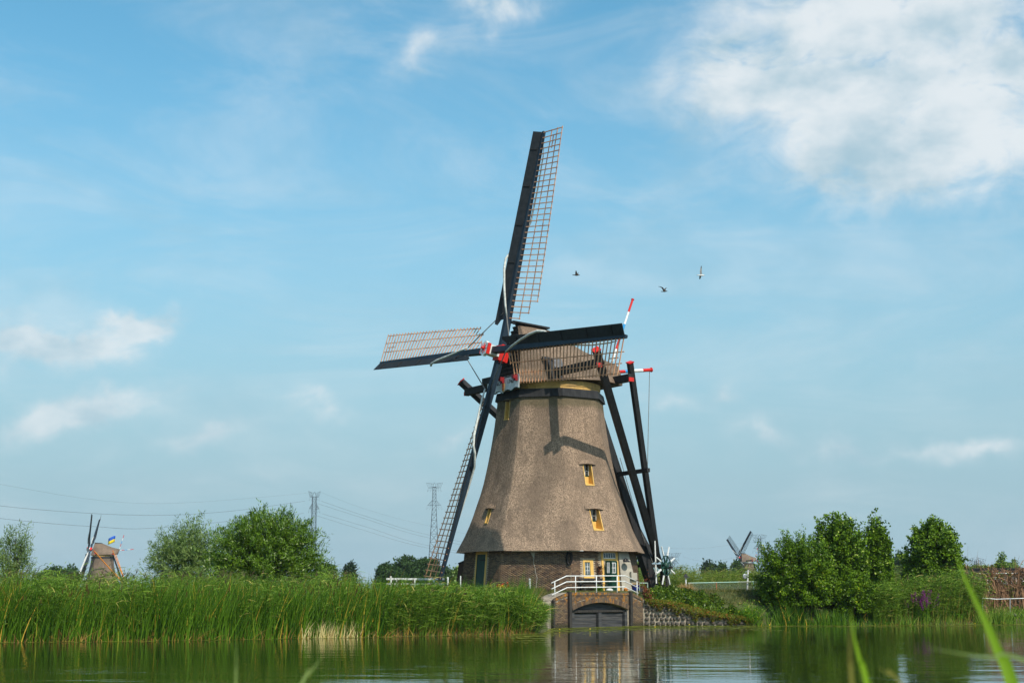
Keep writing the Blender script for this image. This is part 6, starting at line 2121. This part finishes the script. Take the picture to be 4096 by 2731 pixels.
pylon('faint pylon behind the bare shrub over the shed', 3905, 1300, 2236, 2244, 2254, 30, 33, (42, 2238), 8, 10)
def line(label, pts, r=0.05):
    P = [at(px, py, Y) for px, py, Y in pts]
    # smooth through the points
    V = []
    n = len(P)
    for i in range(n - 1):
        p0, p1, p2, p3 = P[max(i - 1, 0)], P[i], P[i + 1], P[min(i + 2, n - 1)]
        for k in range(10):
            q = k / 10
            V.append(0.5 * ((2 * p1) + (p2 - p0) * q + (2 * p0 - 5 * p1 + 4 * p2 - p3) * q * q + (3 * p1 - p0 - 3 * p2 + p3) * q ** 3))
    V.append(P[-1])
    props(MB().tube(V, r * 0.55, 4, caps=False).build('power_line', MAT['wire']), label, 'cable', 'power lines across the sky')
line('upper power line sagging left from the dark pylon', [(1219, 2003, 700), (893, 2046, 640), (536, 2059, 590), (0, 2022, 520), (-600, 1930, 460)], 0.11)
line('power line sagging low from the dark pylon behind the far windmill', [(1215, 2052, 700), (640, 2109, 620), (381, 2105, 580), (0, 2072, 520), (-600, 1985, 460)], 0.11)
line('thin topmost wire running left from the dark pylon horns', [(1229, 1972, 700), (595, 2013, 620), (0, 1936, 520), (-600, 1800, 460)], 0.05)
line('topmost wire falling right from the dark pylon', [(1277, 1965, 700), (1477, 2040, 740), (1735, 2106, 790), (2100, 2175, 860), (2600, 2225, 950)], 0.05)
line('upper pair cable falling right from the dark pylon', [(1285, 2003, 700), (1477, 2068, 740), (1715, 2138, 790), (2100, 2205, 860), (2660, 2245, 950)], 0.09)
line('second cable falling right just below the upper pair cable', [(1262, 2010, 700), (1450, 2070, 740), (1715, 2150, 790), (2100, 2215, 860), (2660, 2250, 950)], 0.09)
line('lower cable falling right from the dark pylon', [(1288, 2053, 700), (1477, 2110, 740), (1715, 2181, 790), (2100, 2235, 860), (2660, 2262, 950)], 0.09)
line('lowest cable falling right from the dark pylon', [(1263, 2060, 700), (1450, 2118, 740), (1715, 2191, 790), (2100, 2242, 860), (2660, 2266, 950)], 0.09)
line('cable from the winch wheel pylon towards the crossed-sail windmill', [(2733, 2226, 900), (2840, 2244, 940), (3013, 2212, 1000)], 0.06)
line('cable running level above the crossed-sail windmill', [(2640, 2190, 900), (2800, 2192, 950), (3016, 2168, 1000), (3300, 2160, 1080)], 0.06)
line('cable crossing the sky right of the poplars over the shed', [(3500, 2235, 1250), (3870, 2262, 1300), (4096, 2240, 1320), (4300, 2225, 1340)], 0.07)

# ------------------------------------------------------------------ birds
def bird(name, label, c, heading, size, wings, mats, cat='bird'):
    """body and wings as one mesh; wings: list of (side, root dir list) polylines with chord"""
    m = MB()
    f = np.array(heading, float); f /= np.linalg.norm(f)
    m.lathe(np.array(c) - f * size * 0.5, [(0.012 * size, 0), (0.075 * size, 0.02 * size), (0.06 * size, 0.18 * size), (0.12 * size, 0.38 * size), (0.13 * size, 0.55 * size), (0.10 * size, 0.72 * size), (0.075 * size, 0.82 * size), (0.075 * size, 0.90 * size), (0.03 * size, 0.97 * size)], 9, f, 0)
    m.lathe(np.array(c) + f * size * 0.46, [(0.028 * size, 0), (0.02 * size, 0.05 * size), (0.004, 0.12 * size)], 6, f + np.array([0, 0, -0.15]), 2)
    u = np.array([0, 0, 1.0])
    m.prism([np.array(c) - f * size * 0.34 + np.cross(f, u) * size * 0.06, np.array(c) - f * size * 0.34 - np.cross(f, u) * size * 0.06, np.array(c) - f * size * 0.62 - np.cross(f, u) * size * 0.12, np.array(c) - f * size * 0.62 + np.cross(f, u) * size * 0.12], u * 0.012)
    for pts in wings:
        P = [np.array(c) + np.array(p[:3]) * size for p in pts]
        ch = [p[3] * size for p in pts]
        for i in range(len(P) - 1):
            mi = 1 if i >= len(P) - 2 else 3
            a0, b0, a1, b1 = P[i] + f * ch[i] * 0.45, P[i] - f * ch[i] * 0.55, P[i + 1] + f * ch[i + 1] * 0.4, P[i + 1] - f * ch[i + 1] * 0.6
            m.prism([a0, a1, b1, b0], np.array([0.0, -0.012, 0.010]), mi)
    o = m.build(name, mats)
    return props(o, label, cat, 'birds flying right of the upright sail')
Yb = 66.0
bird('gull', 'white gull flying right with one wing raised high', at(2804, 1101, Yb), (1, 0.2, 0.02), 0.34, [[(0.02, -0.05, 0.05, 0.30), (-0.02, -0.15, 0.55, 0.26), (0.03, -0.2, 1.0, 0.18), (0.06, -0.2, 1.28, 0.04)], [(-0.02, 0.08, -0.02, 0.30), (-0.06, 0.35, -0.18, 0.26), (-0.10, 0.5, -0.40, 0.16), (-0.12, 0.55, -0.44, 0.05)]], [MAT['bird_white'], MAT['bird_dark'], MAT['bill_yellow'], MAT['bird_grey']])
bird('bird', 'dark brown bird with both wings raised, nearest the upright sail', at(2306, 1100, Yb), (1, 0.15, 0.03), 0.31, [[(-0.02, -0.05, 0.05, 0.32), (-0.04, -0.2, 0.32, 0.28), (-0.08, -0.3, 0.62, 0.06)], [(0.08, 0.06, 0.05, 0.30), (0.20, 0.25, 0.22, 0.22), (0.32, 0.4, 0.40, 0.05)]], [MAT['bird_dark'], MAT['bird_dark'], MAT['bird_dark'], MAT['bird_dark']])
bird('bird', 'dark brown bird with outstretched bent wings between the other two birds', at(2658, 1165, Yb), (1, 0.2, 0.12), 0.28, [[(-0.05, -0.05, 0.05, 0.30), (-0.38, -0.35, 0.52, 0.26), (-0.75, -0.7, 0.60, 0.18), (-1.12, -0.9, 0.62, 0.03)], [(0.05, 0.06, 0.05, 0.30), (0.14, 0.35, 0.45, 0.26), (0.36, 0.6, 0.68, 0.14), (0.42, 0.7, 0.62, 0.03)]], [MAT['bird_dark'], MAT['bird_dark'], MAT['bird_dark'], MAT['bird_dark']])

# ------------------------------------------------------------------ grass blades on the near bank, just in front of the camera
def near(label, pts, wpx, mat, foot_x=0.0):
    """pts: (px, py, distance) from tip downwards; the blade goes on to the bank"""
    P = [at(*q) for q in pts]
    last = P[-1]; prev = P[-2]
    d = (last - prev) / np.linalg.norm(last - prev)
    gzn = float(ground_z(last[0], last[1]))
    P += [last + d * 0.35 + np.array([0, 0, -0.12]), np.array([last[0] + d[0] * 0.5 + foot_x, last[1] + 0.05, max(gzn, 0.3) - 0.05])]
    V, F_ = [], []
    n = len(P)
    PP = []
    for i in range(n - 1):
        p0, p1, p2, p3 = P[max(i - 1, 0)], P[i], P[i + 1], P[min(i + 2, n - 1)]
        for k in range(6):
            q = k / 6
            PP.append(0.5 * ((2 * p1) + (p2 - p0) * q + (2 * p0 - 5 * p1 + 4 * p2 - p3) * q * q + (3 * p1 - p0 - 3 * p2 + p3) * q ** 3))
    PP.append(P[-1]); n = len(PP)
    wmax = wpx / FPX * pts[-1][2]
    for i, c in enumerate(PP):
        t_ = PP[min(i + 1, n - 1)] - PP[max(i - 1, 0)]
        t_ /= np.linalg.norm(t_) + 1e-9
        s = np.cross(t_, np.array([0.15, 1.0, 0.1])); s /= np.linalg.norm(s)
        hw = wmax / 2 * min(1.15, 0.05 + 1.0 * (i / (n * 0.62)) ** 1.05)
        k_ = np.cross(s, t_) * hw * 0.35
        V += [c - s * hw - k_, c, c + s * hw - k_]
    for i in range(n - 1):
        a = i * 3
        F_ += [(a, a + 1, a + 4, a + 3), (a + 1, a + 2, a + 5, a + 4)]
    o = np_mesh('grass_blade', V, F_, MAT[mat], smooth=True, rnd=RNG.random(len(F_)) * 0 + RNG.random())
    props(o, label, 'grass blade', 'blurred grass blades close to the viewer')
near('widest bright green blurred blade leaning across the right edge', [(3826, 2225, 3.1), (3868, 2330, 3.05), (3940, 2480, 3.0), (3995, 2610, 2.95), (4050, 2740, 2.9)], 46, 'near_blade')
near('second bright green blurred blade left of the widest one', [(3402, 2430, 2.9), (3415, 2540, 2.85), (3440, 2640, 2.8), (3470, 2740, 2.75)], 23, 'near_blade')
near('brownish blurred blade standing left of the second bright blade', [(3400, 2470, 2.4), (3399, 2560, 2.4), (3402, 2650, 2.4), (3408, 2740, 2.4)], 16, 'near_blade_dry')
near('thin olive blurred blade lying nearly level at the right edge', [(3700, 2586, 2.6), (3830, 2610, 2.6), (3970, 2628, 2.6), (4110, 2642, 2.6)], 15, 'near_blade_pale', 0.4)
near('short yellowish blurred blade tip in the lower right water', [(3515, 2668, 2.7), (3560, 2700, 2.7), (3612, 2740, 2.7)], 14, 'near_blade_dry')
near('pale upright blurred blade tip in the lower left water', [(944, 2565, 3.2), (945, 2620, 3.2), (945, 2680, 3.2), (944, 2740, 3.2)], 10, 'near_blade_pale')
near('pale slanting blurred blade tip left of the sluice reflection', [(1294, 2616, 3.2), (1262, 2660, 3.2), (1232, 2700, 3.2), (1202, 2742, 3.2)], 13, 'near_blade_pale', -0.1)
